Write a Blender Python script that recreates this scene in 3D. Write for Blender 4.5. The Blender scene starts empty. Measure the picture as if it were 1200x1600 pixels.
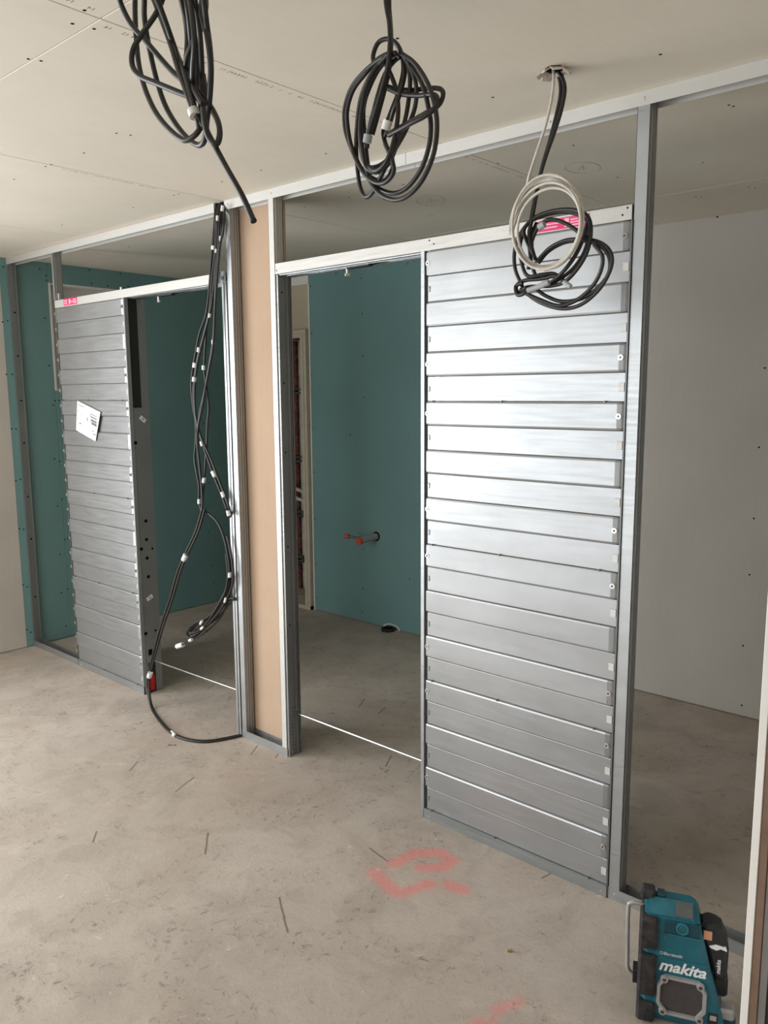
import bpy, math, random
from mathutils import Vector, Matrix

sc = bpy.context.scene
COL = sc.collection
random.seed(7)

# ------------------------------------------------------------------ camera
CAM = Vector((5.19636, -2.31154, 1.65697)); FPX = 1256.57
YAW, PITCH, ROLL = 0.7277317, -0.1475154, -0.0063560
_f = Vector((-math.sin(YAW)*math.cos(PITCH), math.cos(YAW)*math.cos(PITCH), math.sin(PITCH)))
_r = Vector((math.cos(YAW), math.sin(YAW), 0)); _u = _r.cross(_f)
RGT = math.cos(ROLL)*_r + math.sin(ROLL)*_u
UP = -math.sin(ROLL)*_r + math.cos(ROLL)*_u
FWD = _f
cd = bpy.data.cameras.new('camera'); cam = bpy.data.objects.new('camera', cd); COL.objects.link(cam)
cam.matrix_world = Matrix(((RGT.x, UP.x, -FWD.x, CAM.x), (RGT.y, UP.y, -FWD.y, CAM.y), (RGT.z, UP.z, -FWD.z, CAM.z), (0, 0, 0, 1)))
cd.sensor_fit = 'VERTICAL'; cd.sensor_height = 36; cd.sensor_width = 27
cd.lens = FPX/1600*36; cd.clip_start = 0.05
sc.camera = cam
sc.render.resolution_x, sc.render.resolution_y = 1200, 1600

# ------------------------------------------------------------------ light
sc.view_settings.view_transform = 'Standard'; sc.view_settings.look = 'None'
sc.view_settings.gamma = 1; sc.view_settings.use_curve_mapping = False
sc.view_settings.exposure = 0.36
w = bpy.data.worlds.new('sky'); sc.world = w; w.use_nodes = True
w.node_tree.nodes['Background'].inputs[0].default_value = (0.75, 0.87, 1.0, 1)
w.node_tree.nodes['Background'].inputs[1].default_value = 1.0
H = 2.5            # ceiling height
YB = 1.837         # rear wall of the room behind the partition
YF = -5.2          # wall behind the camera
XR = 7.2
WIN1 = (0.15, 3.4, 0.25, 2.42)      # x0 x1 z0 z1 in the wall behind the camera
WIN2 = (-4.9, -1.5, 0.25, 2.42)    # y0 y1 z0 z1 in the left wall


def window_light(name, loc, rot, sx, sy, power, colr):
    l = bpy.data.lights.new(name, 'AREA'); l.shape = 'RECTANGLE'; l.size = sx; l.size_y = sy
    l.energy = power; l.color = colr
    o = bpy.data.objects.new(name, l); COL.objects.link(o); o.location = loc; o.rotation_euler = rot
    return o


DAY = (0.94, 0.97, 1.0)
window_light('window_daylight', ((WIN1[0]+WIN1[1])/2, YF-0.06, (WIN1[2]+WIN1[3])/2), (math.radians(90), 0, 0), WIN1[1]-WIN1[0], WIN1[3]-WIN1[2], 50, DAY)
window_light('window_daylight', (-0.06, (WIN2[0]+WIN2[1])/2, (WIN2[2]+WIN2[3])/2), (math.radians(90), 0, math.radians(-90)), WIN2[1]-WIN2[0], WIN2[3]-WIN2[2], 138, DAY)

# ------------------------------------------------------------------ helpers
def ray(px, py):
    return (px-600)/FPX*RGT - (py-800)/FPX*UP + FWD


def atY(px, py, Y):
    d = ray(px, py); return CAM + d*((Y-CAM.y)/d.y)


def atZ(px, py, Z):
    d = ray(px, py); return CAM + d*((Z-CAM.z)/d.z)


def atX(px, py, X):
    d = ray(px, py); return CAM + d*((X-CAM.x)/d.x)


class MB:
    def __init__(s): s.v = []; s.f = []; s.smooth = []

    def add(s, vs, fs, smooth=False):
        o = len(s.v); s.v += [tuple(x) for x in vs]
        for q in fs: s.f.append([i+o for i in q]); s.smooth.append(smooth)
        return s

    def box(s, x0, x1, y0, y1, z0, z1):
        vs = [(x, y, z) for z in (z0, z1) for y in (y0, y1) for x in (x0, x1)]
        return s.add(vs, [(0, 2, 3, 1), (4, 5, 7, 6), (0, 1, 5, 4), (2, 6, 7, 3), (0, 4, 6, 2), (1, 3, 7, 5)])

    def bbox(s, x0, x1, y0, y1, z0, z1, b):
        """box with chamfered edges"""
        vs = []; idx = {}
        X = (x0, x1); Y = (y0, y1); Z = (z0, z1)
        for i in (0, 1):
            for j in (0, 1):
                for k in (0, 1):
                    for ax in range(3):
                        p = [X[i], Y[j], Z[k]]
                        for a2, q in ((0, i), (1, j), (2, k)):
                            if a2 != ax: p[a2] += b if q == 0 else -b
                        idx[(i, j, k, ax)] = len(vs); vs.append(tuple(p))
        fs = []
        for ax in range(3):
            for side in (0, 1):
                o = [a for a in range(3) if a != ax]
                q = []
                for (a, c) in ((0, 0), (1, 0), (1, 1), (0, 1)):
                    k = [0, 0, 0]; k[ax] = side; k[o[0]] = a; k[o[1]] = c
                    q.append(idx[(*k, ax)])
                fs.append(q if (side == 1) == (ax != 1) else q[::-1])
        for ax in range(3):
            o = [a for a in range(3) if a != ax]
            for a in (0, 1):
                for c in (0, 1):
                    k0 = [0, 0, 0]; k0[o[0]] = a; k0[o[1]] = c; k1 = list(k0); k1[ax] = 1
                    q = [idx[(*k0, o[0])], idx[(*k1, o[0])], idx[(*k1, o[1])], idx[(*k0, o[1])]]
                    fs.append(q)
        for i in (0, 1):
            for j in (0, 1):
                for k in (0, 1):
                    fs.append([idx[(i, j, k, 0)], idx[(i, j, k, 1)], idx[(i, j, k, 2)]])
        return s.add(vs, fs)

    def quad(s, a, b, c, d): return s.add([a, b, c, d], [(0, 1, 2, 3)])

    def prism(s, pts, axis, a, b):
        """polygon pts (2D) extruded along axis from a to b"""
        n = len(pts)
        def mk(p, t):
            return {'x': (t, p[0], p[1]), 'y': (p[0], t, p[1]), 'z': (p[0], p[1], t)}[axis]
        vs = [mk(p, a) for p in pts]+[mk(p, b) for p in pts]
        fs = [list(range(n))[::-1], list(range(n, 2*n))]+[[i, (i+1) % n, n+(i+1) % n, n+i] for i in range(n)]
        return s.add(vs, fs)

    def cyl(s, a, b, r, n=12, r2=None, caps=True, smooth=True):
        a = Vector(a); b = Vector(b); d = (b-a).normalized(); r2 = r if r2 is None else r2
        t = d.orthogonal().normalized(); q = d.cross(t)
        vs = []
        for c, rr in ((a, r), (b, r2)):
            for i in range(n):
                an = 2*math.pi*i/n; vs.append(c+rr*(math.cos(an)*t+math.sin(an)*q))
        s.add(vs, [[i, (i+1) % n, n+(i+1) % n, n+i] for i in range(n)], smooth)
        if caps:
            s.add(vs[:n], [list(range(n))[::-1]]); s.add(vs[n:], [list(range(n))])
        return s

    def ring(s, c, axis, r0, r1, h, n=16):
        """flat washer around axis, from c to c+axis*h"""
        c = Vector(c); d = Vector(axis).normalized(); t = d.orthogonal().normalized(); q = d.cross(t)
        vs = []
        for (rr, hh) in ((r0, 0), (r1, 0), (r1, h), (r0, h)):
            for i in range(n):
                an = 2*math.pi*i/n; vs.append(c+d*hh+rr*(math.cos(an)*t+math.sin(an)*q))
        fs = []
        for k in range(4):
            for i in range(n):
                fs.append([k*n+i, k*n+(i+1) % n, ((k+1) % 4)*n+(i+1) % n, ((k+1) % 4)*n+i])
        return s.add(vs, fs)

    def tube(s, pts, r, n=8, closed=False):
        P = [Vector(p) for p in pts]; m = len(P)
        T = []
        for i in range(m):
            a = P[(i-1) % m] if (closed or i > 0) else P[0]; b = P[(i+1) % m] if (closed or i < m-1) else P[-1]
            T.append((b-a).normalized())
        t = T[0].orthogonal().normalized(); vs = []
        for i in range(m):
            t = (t-T[i]*t.dot(T[i])).normalized(); q = T[i].cross(t)
            for k in range(n):
                an = 2*math.pi*k/n; vs.append(P[i]+r*(math.cos(an)*t+math.sin(an)*q))
        fs = []
        for i in range(m if closed else m-1):
            j = (i+1) % m
            for k in range(n): fs.append([i*n+k, i*n+(k+1) % n, j*n+(k+1) % n, j*n+k])
        s.add(vs, fs, True)
        if not closed:
            s.add(vs[:n], [list(range(n))[::-1]]); s.add(vs[-n:], [list(range(n))])
        return s

    def mesh(s, name, org):
        me = bpy.data.meshes.new(name)
        me.from_pydata([(x-org[0], y-org[1], z-org[2]) for x, y, z in s.v], [], s.f)
        me.polygons.foreach_set('use_smooth', s.smooth)
        me.update()
        return me


def smooth_path(pts, sub=6):
    P = [Vector(p) for p in pts]; out = []
    for i in range(len(P)-1):
        p0 = P[i-1] if i else P[0]*2-P[1]; p1 = P[i]; p2 = P[i+1]; p3 = P[i+2] if i+2 < len(P) else P[-1]*2-P[-2]
        for k in range(sub):
            t = k/sub
            out.append(0.5*((2*p1)+(p2-p0)*t+(2*p0-5*p1+4*p2-p3)*t*t+(3*p1-p0-3*p2+p3)*t**3))
    out.append(P[-1]); return out


BASE = {}
def thing(name, base, label, cat, group=None):
    o = bpy.data.objects.new(name, None); COL.objects.link(o); o.location = base
    o.empty_display_size = 0.05
    BASE[o.name] = Vector(base)
    return tag(o, label, cat, group)


def tag(o, label=None, cat=None, group=None, kind=None):
    for k, v in (('label', label), ('category', cat), ('group', group), ('kind', kind)):
        if v: o[k] = v
    return o


def build(mb, name, m, parent=None, origin=None, label=None):
    """link one mesh object; verts are world coordinates"""
    xs = list(zip(*mb.v))
    org = Vector(origin) if origin else Vector((0.5*(min(xs[0])+max(xs[0])), 0.5*(min(xs[1])+max(xs[1])), min(xs[2])))
    me = mb.mesh(name, org); me.materials.append(m)
    o = bpy.data.objects.new(name, me); COL.objects.link(o)
    BASE[o.name] = org
    o.location = org - (BASE[parent.name] if parent else Vector((0, 0, 0)))
    if parent: o.parent = parent
    if label: o['label'] = label
    return o


def dup(o, world, parent, name=None):
    c = o.copy(); COL.objects.link(c)
    if name: c.name = name
    c.parent = parent; BASE[c.name] = Vector(world)
    c.location = Vector(world) - (BASE[parent.name] if parent else Vector((0, 0, 0)))
    return c


def struct(mb, name, m, label=None):
    o = build(mb, name, m); o['kind'] = 'structure'
    if label: o['label'] = label
    return o

# ------------------------------------------------------------------ materials
def srgb(r, g, b):
    return tuple(((c/255)/12.92 if c/255 <= .04045 else ((c/255+.055)/1.055)**2.4) for c in (r, g, b))+(1,)


class NT:
    def __init__(s, name):
        s.m = bpy.data.materials.new(name); s.m.use_nodes = True; s.t = s.m.node_tree
        s.b = s.t.nodes['Principled BSDF']; s.pos = None

    def n(s, typ, **kw):
        x = s.t.nodes.new(typ)
        for k, v in kw.items(): setattr(x, k, v)
        return x

    def link(s, a, b): s.t.links.new(a, b)

    def P(s):
        if s.pos is None: s.pos = s.n('ShaderNodeNewGeometry').outputs['Position']
        return s.pos

    def math(s, op, a, b=None, c=None, clamp=False):
        x = s.n('ShaderNodeMath', operation=op, use_clamp=clamp)
        for i, v in enumerate((a, b, c)):
            if v is None: continue
            if isinstance(v, (int, float)): x.inputs[i].default_value = v
            else: s.link(v, x.inputs[i])
        return x.outputs[0]

    def vmath(s, op, a, b=None, out=0):
        x = s.n('ShaderNodeVectorMath', operation=op)
        for i, v in enumerate((a, b)):
            if v is None: continue
            if isinstance(v, tuple): x.inputs[i].default_value = v
            else: s.link(v, x.inputs[i])
        return x.outputs[out]

    def noise(s, scale, detail=3, rough=.55, stretch=None, vec=None, dist=0):
        x = s.n('ShaderNodeTexNoise'); x.inputs['Scale'].default_value = scale
        x.inputs['Detail'].default_value = detail; x.inputs['Roughness'].default_value = rough
        x.inputs['Distortion'].default_value = dist
        v = vec or s.P()
        if stretch: v = s.vmath('MULTIPLY', v, stretch)
        s.link(v, x.inputs['Vector']); return x.outputs[0]

    def ramp(s, fac, stops):
        x = s.n('ShaderNodeValToRGB'); e = x.color_ramp.elements
        while len(e) < len(stops): e.new(.5)
        for el, (p, c) in zip(e, stops):
            el.position = p; el.color = c if len(c) == 4 else (*c, 1)
        s.link(fac, x.inputs[0]); return x.outputs[0]

    def rng(s, fac, a, b, c=0., d=1.):
        x = s.n('ShaderNodeMapRange'); x.clamp = True
        for i, v in enumerate((a, b, c, d)): x.inputs[1+i].default_value = v
        s.link(fac, x.inputs[0]); return x.outputs[0]

    def mix(s, fac, a, b, mode='MIX'):
        x = s.n('ShaderNodeMix', data_type='RGBA', blend_type=mode)
        for i, v in ((0, fac), (6, a), (7, b)):
            if isinstance(v, (int, float)): x.inputs[i].default_value = v
            elif isinstance(v, tuple): x.inputs[i].default_value = v
            else: s.link(v, x.inputs[i])
        return x.outputs[2]

    def bump(s, h, strength=.3, dist=.002):
        x = s.n('ShaderNodeBump'); x.inputs['Strength'].default_value = strength; x.inputs['Distance'].default_value = dist
        s.link(h, x.inputs['Height']); s.link(x.outputs[0], s.b.inputs['Normal'])

    def out(s, col=None, rough=None, metal=None, spec=None):
        for k, v in (('Base Color', col), ('Roughness', rough), ('Metallic', metal), ('Specular IOR Level', spec)):
            if v is None: continue
            if isinstance(v, (int, float, tuple)): s.b.inputs[k].default_value = v
            else: s.link(v, s.b.inputs[k])
        return s.m


def plain(name, c, rough=.6, metal=0., spec=.4, var=.08, scale=18):
    t = NT(name); k = t.noise(scale, 3)
    d = tuple(max(0, x*(1-var)) for x in c[:3])+(1,); l = tuple(min(1, x*(1+var)) for x in c[:3])+(1,)
    return t.out(t.ramp(k, [(.3, d), (.7, l)]), rough, metal, spec)


def board_mat(name, c, var=.06, grain=None, streak=.04):
    t = NT(name)
    a = t.noise(1.7, 4, .6); b = t.noise(60, 2, .6, grain or (1, .12, 1)); g = t.noise(7, 3)
    col = t.ramp(a, [(.3, tuple(x*(1-var) for x in c[:3])), (.7, tuple(min(1, x*(1+var)) for x in c[:3]))])
    col = t.mix(t.rng(b, .35, .7, 0, streak*2), col, tuple(x*.72 for x in c[:3])+(1,))
    col = t.mix(t.rng(g, .62, .8, 0, .12), col, tuple(x*.8 for x in c[:3])+(1,))
    t.bump(b, .08, .001)
    return t.out(col, .85, 0, .2)


def galv(name, c=(.70, .71, .71), r0=.26, r1=.42, wave=.25, stretch=(1.5, 1.5, 6), blot=.12, metal=.85):
    t = NT(name)
    a = t.noise(2.3, 4, .6); sp = t.n('ShaderNodeTexVoronoi'); sp.inputs['Scale'].default_value = 70
    t.link(t.P(), sp.inputs['Vector'])
    br = t.noise(26, 2, .5, (.25, 1, 3.5))
    col = t.ramp(a, [(.25, tuple(x*(1-blot) for x in c)), (.75, tuple(min(1, x*(1+blot*.6)) for x in c))])
    col = t.mix(t.rng(sp.outputs['Color'], .2, .9, 0, .06), col, tuple(x*.8 for x in c)+(1,))
    rr = t.rng(br, .3, .7, r0, r1)
    low = t.noise(1.0, 2, .5, stretch); t.bump(low, wave, .03)
    return t.out(col, rr, metal)


M = {}
M['galv'] = galv('galvanised_steel', (.43, .44, .44), .38, .52, .12)
M['galv_dark'] = galv('galvanised_steel_dull', (.34, .355, .355), .4, .55, .12)
M['galv_white'] = galv('galvanised_steel_frosted', (.62, .61, .575), .55, .7, .05, blot=.05, metal=.5)
M['slat'] = galv('slat_steel', (.385, .393, .397), .36, .46, .2, (1.1, 1, 4), metal=.76)
M['bright'] = plain('bright_zinc', (.8, .82, .83, 1), .18, 1.)
M['dark_steel'] = plain('dark_steel', (.16, .17, .17, 1), .5, .8)
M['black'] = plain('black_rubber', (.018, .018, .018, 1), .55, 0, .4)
M['hole'] = plain('dark_hole', (.008, .008, .008, 1), .9, 0, .1)
M['cable'] = plain('cable_sheath_black', (.020, .018, .016, 1), .42, 0, .5, .25, 60)
M['cable_white'] = plain('cable_sheath_white', (.62, .58, .51, 1), .45, 0, .4, .08, 50)
M['tape'] = plain('white_tape', (.8, .8, .78, 1), .5, 0, .4, .05)
M['tape_grey'] = plain('grey_tape', (.4, .41, .42, 1), .5, 0, .4, .08)
M['cream'] = board_mat('plasterboard_cream', (.80, .745, .64), .05)
M['beige'] = board_mat('plasterboard_beige', (.60, .56, .50), .07, (1, 1, .1), .06)
M['grey_board'] = board_mat('plasterboard_grey', (.50, .47, .425), .06, (1, 1, .12), .05)
M['teal'] = board_mat('plasterboard_teal', (.185, .325, .318), .06, (1, 1, .15), .03)
M['brown'] = board_mat('fibreboard_brown', (.50, .36, .255), .06, (1, 1, .12), .03)
M['plaster'] = board_mat('old_plaster', (.56, .49, .36), .12)
M['white_edge'] = board_mat('gypsum_edge', (.80, .77, .72), .04)
M['frame_cream'] = plain('painted_wood_cream', (.58, .52, .41, 1), .5, 0, .4, .07)
M['brick'] = plain('old_brick', (.22, .085, .055, 1), .9, 0, .1, .35, 14)
M['mortar'] = plain('mortar', (.20, .16, .14, 1), .95, 0, .1, .2)
M['far_room_wall'] = plain('bare_wall', (.42, .38, .37, 1), .9, 0, .1, .15)  # plain tone of the bare wall beyond the doorway
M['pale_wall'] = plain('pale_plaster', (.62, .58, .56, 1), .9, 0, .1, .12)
M['paper'] = plain('label_paper', (.86, .86, .87, 1), .6, 0, .3, .02)
M['print'] = plain('label_print', (.12, .12, .13, 1), .7, 0, .2, .05)
M['print_grey'] = plain('label_print_grey', (.5, .5, .51, 1), .7, 0, .2, .05)
M['pink'] = plain('pink_sticker', (.82, .05, .20, 1), .5, 0, .3, .05)
M['pink_print'] = plain('sticker_print', (.9, .55, .62, 1), .6, 0, .2, .05)
M['red'] = plain('red_plastic', (.55, .015, .02, 1), .35, 0, .5, .1)
M['pipe_grey'] = plain('grey_pipe', (.36, .36, .35, 1), .45, 0, .4)
M['pipe_red'] = plain('red_cap', (.62, .10, .06, 1), .5, 0, .4)
M['radio'] = plain('radio_teal', (.008, .115, .155, 1), .42, 0, .5, .14, 26)
M['radio_top'] = plain('radio_light_teal', (.03, .15, .19, 1), .5, 0, .4, .2, 22)  # lighter teal for the control panel, dial and rims
M['radio_dark'] = plain('radio_dark_teal', (.006, .05, .075, 1), .4, 0, .5, .1)
M['rubber'] = plain('dusty_rubber', (.035, .032, .032, 1), .75, 0, .3, .5, 45)
M['silver'] = plain('silver_plastic', (.40, .385, .375, 1), .4, .3, .5, .1)
M['grille'] = plain('grille_mesh', (.075, .066, .064, 1), .7, .2, .3, .15, 60)
M['logo'] = plain('logo_white', (.78, .78, .78, 1), .5, 0, .3, .02)
M['screen'] = plain('display_glass', (.10, .11, .11, 1), .2, 0, .5, .2)
M['orange'] = plain('orange_label', (.62, .30, .18, 1), .5, 0, .3)
M['pencil'] = plain('pencil_mark', (.42, .40, .35, 1), .9, 0, .1)
M['ink'] = plain('board_ink', (.33, .27, .22, 1), .9, 0, .1)
M['red_line'] = plain('line_red', (.50, .22, .17, 1), .9, 0, .1)
M['skim'] = plain('joint_backing', (.45, .42, .37, 1), .9, 0, .1)  # darker slab tone seen through the open board joints
M['torn'] = plain('torn_paper', (.60, .52, .46, 1), .9, 0, .1, .15, 80)
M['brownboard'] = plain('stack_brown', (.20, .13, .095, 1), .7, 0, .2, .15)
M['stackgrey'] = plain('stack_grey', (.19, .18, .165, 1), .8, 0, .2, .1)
M['brass'] = plain('brass', (.5, .36, .16, 1), .35, .9)


def floor_mat():
    t = NT('concrete_floor')
    a = t.noise(.9, 5, .6); b = t.noise(4.5, 5, .65, dist=.6); c = t.noise(28, 4, .7); d = t.noise(150, 2, .6)
    col = t.ramp(a, [(.28, srgb(178, 166, 155)), (.5, srgb(188, 177, 166)), (.74, srgb(199, 188, 177))])
    b2 = t.noise(2.2, 6, .7, dist=1.2, vec=t.vmath('ADD', t.P(), (3, 9, 0)))
    col = t.mix(t.rng(b2, .46, .56, 0, .28), col, srgb(162, 150, 139))
    col = t.mix(t.rng(b, .5, .62, 0, .4), col, srgb(160, 149, 138))
    col = t.mix(t.rng(b, .30, .42, .55, 0), col, srgb(204, 193, 181))
    pit = t.noise(34, 5, .75, dist=.8)
    msk = t.rng(b2, .42, .6, .15, 1)
    col = t.mix(t.math('MULTIPLY', t.rng(pit, .56, .64, 0, .75), msk), col, srgb(122, 109, 98))
    col = t.mix(t.rng(d, .58, .75, 0, .4), col, srgb(126, 114, 104))
    wsp = t.noise(9, 4, .75, dist=1.5)
    col = t.mix(t.rng(wsp, .67, .72, 0, .7), col, srgb(222, 216, 207))
    rust = t.noise(1.6, 4, .6, vec=t.vmath('ADD', t.P(), (7, 3, 0)))
    col = t.mix(t.rng(rust, .54, .72, 0, .38), col, srgb(176, 153, 138))
    # pieces of line: distance to a segment on the floor
    flat = t.vmath('MULTIPLY', t.P(), (1, 1, 0))
    wob = t.n('ShaderNodeTexNoise'); wob.inputs['Scale'].default_value = 14; t.link(t.P(), wob.inputs['Vector'])
    wv = t.vmath('MULTIPLY', t.vmath('SUBTRACT', wob.outputs['Color'], (.5, .5, .5)), (.03, .03, 0))
    flatw = t.vmath('ADD', flat, wv)
    def seg(a, b, vec):
        A = Vector((a[0], a[1], 0)); D = Vector((b[0]-a[0], b[1]-a[1], 0)); L2 = max(D.length_squared, 1e-8)
        pa = t.vmath('SUBTRACT', vec, tuple(A))
        k = t.math('MULTIPLY', t.vmath('DOT_PRODUCT', pa, tuple(D), out=1), 1/L2, clamp=True)
        s = t.n('ShaderNodeVectorMath', operation='SCALE'); s.inputs[0].default_value = tuple(D); t.link(k, s.inputs['Scale'])
        return t.vmath('DISTANCE', pa, s.outputs[0], out=1)
    def dist(polys, vec):
        cur = None
        for pl in polys:
            pts = [atZ(x, y, 0) for x, y in pl]
            for p, q in zip(pts, pts[1:]):
                e = seg(p, q, vec); cur = e if cur is None else t.math('MINIMUM', cur, e)
        return cur
    S = [[(325, 1302), (321, 1334)], [(437, 1402), (443, 1428), (450, 1456)], [(152, 1299), (146, 1316)], [(216, 1190), (203, 1204)],
         [(304, 1214), (275, 1237)], [(403, 1165), (392, 1179)], [(435, 1178), (430, 1184)], [(578, 1325), (607, 1346)], [(612, 1180), (603, 1197)],
         [(570, 1092), (560, 1105)], [(603, 1105), (592, 1115)], [(335, 1069), (325, 1076)], [(860, 1365), (848, 1372)]]
    flats = t.vmath('ADD', flat, t.vmath('MULTIPLY', wv, (.3, .3, 0)))
    ds = dist(S, flats)
    crack = t.rng(ds, .001, .0055, .7, 0)
    col = t.mix(crack, col, srgb(92, 80, 70))
    def k(x, y): return (540+x/3.75, 1280+y/3.75)
    Pk = [[k(170, 310), k(245, 390), k(310, 435), k(400, 410), k(490, 380)], [k(280, 260), k(420, 200), k(545, 195), k(630, 245), k(560, 285), k(450, 285)],
          [k(605, 385), k(690, 415)]]
    dp = dist(Pk, flatw)
    Pk2 = [[k(880, 1110), k(1010, 1070)], [k(770, 1195), k(870, 1190)]]
    dp2 = dist(Pk2, flatw)
    fine = t.noise(55, 4, .75)
    e = t.math('ADD', dp, t.math('MULTIPLY', t.math('SUBTRACT', fine, .5), .05))
    pk = t.rng(e, .010, .040, .62, 0)
    e2 = t.math('ADD', dp2, t.math('MULTIPLY', t.math('SUBTRACT', fine, .5), .06))
    pk = t.math('MAXIMUM', pk, t.rng(e2, .004, .032, .5, 0))
    pk = t.math('MULTIPLY', pk, t.rng(fine, .3, .62, .6, 1))
    col = t.mix(pk, col, srgb(240, 128, 126))
    hgt = t.math('ADD', t.math('MULTIPLY', b, .6), t.math('ADD', t.math('MULTIPLY', pit, .5), t.math('MULTIPLY', d, .1)))
    hgt = t.math('SUBTRACT', hgt, t.math('MULTIPLY', crack, .5))
    t.bump(hgt, .35, .006)
    return t.out(col, t.rng(b, .3, .7, .62, .8), 0, .35)


M['floor'] = floor_mat()

# ------------------------------------------------------------------ structure
struct(MB().box(-.4, XR+.2, YF-.3, 4.2, -.2, 0), 'floor', M['floor'], 'rough beige concrete floor with pink spray marks')

ceil = struct(MB().box(-.4, XR+.2, YF-.3, 4.2, H+.013, H+.2), 'ceiling', M['skim'], 'ceiling of cream plasterboards with open joints')
XS = [-.02, .97, 2.19, 3.41, 4.63, 5.85, XR]
YJ = {0: [-3.2, -.7], 1: [-2.5], 2: [-3.8, -1.263, 1.25], 3: [-3.8, -1.263, 1.25], 4: [-2.6, .4], 5: [-3.5, -1.0]}
BOARDS = []
for i in range(6):
    ys = [YF]+YJ[i]+[YB+.2]
    for a, b in zip(ys, ys[1:]):
        g = .0012
        o = build(MB().bbox(XS[i]+g, XS[i+1]-g, a+g, b-g, H, H+.0125, .0015), 'ceiling_board', M['cream'], ceil)
        BOARDS.append((XS[i], XS[i+1], a, b, o))


def board_at(x, y):
    for x0, x1, a, b, o in BOARDS:
        if x0 <= x <= x1 and a <= y <= b: return o
    return ceil


dot = None
def screw_dot(p, nrm, parent, r=.0042):
    """dark countersunk screw head in a board"""
    global dot
    p = Vector(p); n = Vector(nrm)
    o = build(MB().cyl(p-n*.002, p+n*.0006, r, 8, smooth=False), 'screw', M['hole'], parent, origin=p)
    return o


for px, py in [(132, 16), (44, 92), (64, 95), (147, 45), (113, 37), (204, 211), (182, 208), (131, 239), (80, 257), (71, 260), (22, 280), (347, 284), (408, 266),
               (272, 305), (279, 303), (1032, 85), (770, 152), (621, 60), (509, 240), (896, 227), (965, 277), (1098, 254), (1139, 164), (1146, 166), (1087, 307),
               (1096, 308), (1170, 292), (1180, 294), (545, 308), (675, 337), (476, 323), (778, 255), (630, 288), (153, 396), (140, 386), (201, 386), (97, 351), (208, 324), (590, 395)]:
    p = atZ(px, py, H); screw_dot(p, (0, 0, -1), board_at(p.x, p.y))
# printed line along the joint at x = 3.41 and the other joint
def print_row(x, y0, y1, rows, hh, parentb, seed):
    rnd = random.Random(seed); mb = MB(); y = y0
    while y < y1:
        wd = rnd.uniform(.004, .010)
        if rnd.random() < .9:
            for r in range(rows):
                if rnd.random() < .97:
                    o = x+r*hh*1.6
                    k = rnd.choice((0, 1, 2))
                    if k == 0: mb.box(o, o+hh, y, y+.0022, H-.0004, H+.0005)
                    elif k == 1:
                        mb.box(o, o+.0022, y, y+wd, H-.0004, H+.0005); mb.box(o+hh-.002, o+hh, y, y+wd, H-.0004, H+.0005)
                    else:
                        mb.box(o, o+hh, y, y+.0022, H-.0004, H+.0005); mb.box(o+hh*.4, o+hh*.4+.002, y, y+wd, H-.0004, H+.0005)
            y += wd+.004
        else: y += .025
    o = build(mb, 'printed_lettering', M['ink'], parentb); o['kind'] = 'stuff'
print_row(3.375, -1.02, -.25, 1, .012, board_at(3.3, -.6), 3)
print_row(3.375, .18, .75, 1, .012, board_at(3.3, .3), 5)
print_row(3.375, -1.235, -1.12, 1, .012, board_at(3.3, -1.2), 9)
print_row(3.435, -1.43, -1.29, 1, .012, board_at(3.45, -1.4), 6)
print_row(2.165, -.75, -.30, 1, .007, board_at(2.1, -.5), 8)
# pencil ovals with a stroke inside
for cx, cy, rx, ry in [(673, 313, 23, 8), (910, 262, 28, 9)]:
    pts = []
    for i in range(28):
        an = 2*math.pi*i/28; pts.append(atZ(cx+rx*math.cos(an), cy+ry*math.sin(an), H-.0002))
    mb = MB().tube(pts, .0009, 4, True)
    mb.tube([atZ(cx-7, cy+4, H-.0002), atZ(cx, cy-4, H-.0002), atZ(cx+2, cy+4, H-.0002)], .0009, 4)
    mb.tube([atZ(cx+4, cy, H-.0002), atZ(cx+11, cy-1, H-.0002)], .0009, 4)
    c = atZ(cx, cy, H); build(mb, 'pencil_mark', M['pencil'], board_at(c.x, c.y))
build(MB().box(0.1, 2.1, -.0065, -.0045, H-.0006, H+.0004), 'thin_red_line', M['red_line'], ceil, label='thin red line on the ceiling')  # narrow red strip along the ceiling, close to the track

# left wall (x = 0): base wall with a high recess, clad in boards
wl = MB()
RY0, RY1, RZ0, RZ1, RD = .262, .86, 1.683, 2.375, -.11  # recess made shallow and whitened so it looks lit
wl.box(-.4, -.0135, YF-.3, WIN2[0], 0, H); wl.box(-.4, -.0135, WIN2[0], WIN2[1], 0, WIN2[2]); wl.box(-.4, -.0135, WIN2[0], WIN2[1], WIN2[3], H)
wl.box(-.4, -.0135, WIN2[1], RY0, 0, H); wl.box(-.4, -.0135, RY0, RY1, 0, RZ0); wl.box(-.4, -.0135, RY0, RY1, RZ1, H)
wl.box(-.4, RD, RY0, RY1, RZ0, RZ1); wl.box(-.4, -.0135, RY1, 4.2, 0, H)
wall_left = struct(wl, 'wall_left', M['beige'], 'left wall clad in beige and teal plasterboard')
def wall_board(name, mat, x0, x1, y0, y1, z0, z1, parent):
    g = .0008
    return build(MB().bbox(x0+(g if x1-x0 > .05 else 0), x1-(g if x1-x0 > .05 else 0), y0+(g if y1-y0 > .05 else 0), y1-(g if y1-y0 > .05 else 0), z0, z1, .0012), name, mat, parent)
wall_board('beige_board', M['beige'], -.0125, 0, WIN2[1], -1.05, 0.004, H, wall_left)
wall_board('beige_board', M['beige'], -.0125, 0, -1.05, -.045, 0.004, H, wall_left)
wall_board('beige_board', M['beige'], -.0125, 0, YF, WIN2[0], 0.004, H, wall_left)
b0 = wall_board('teal_board', M['teal'], -.0125, 0, -.045, RY0, 0.004, H, wall_left)
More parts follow.
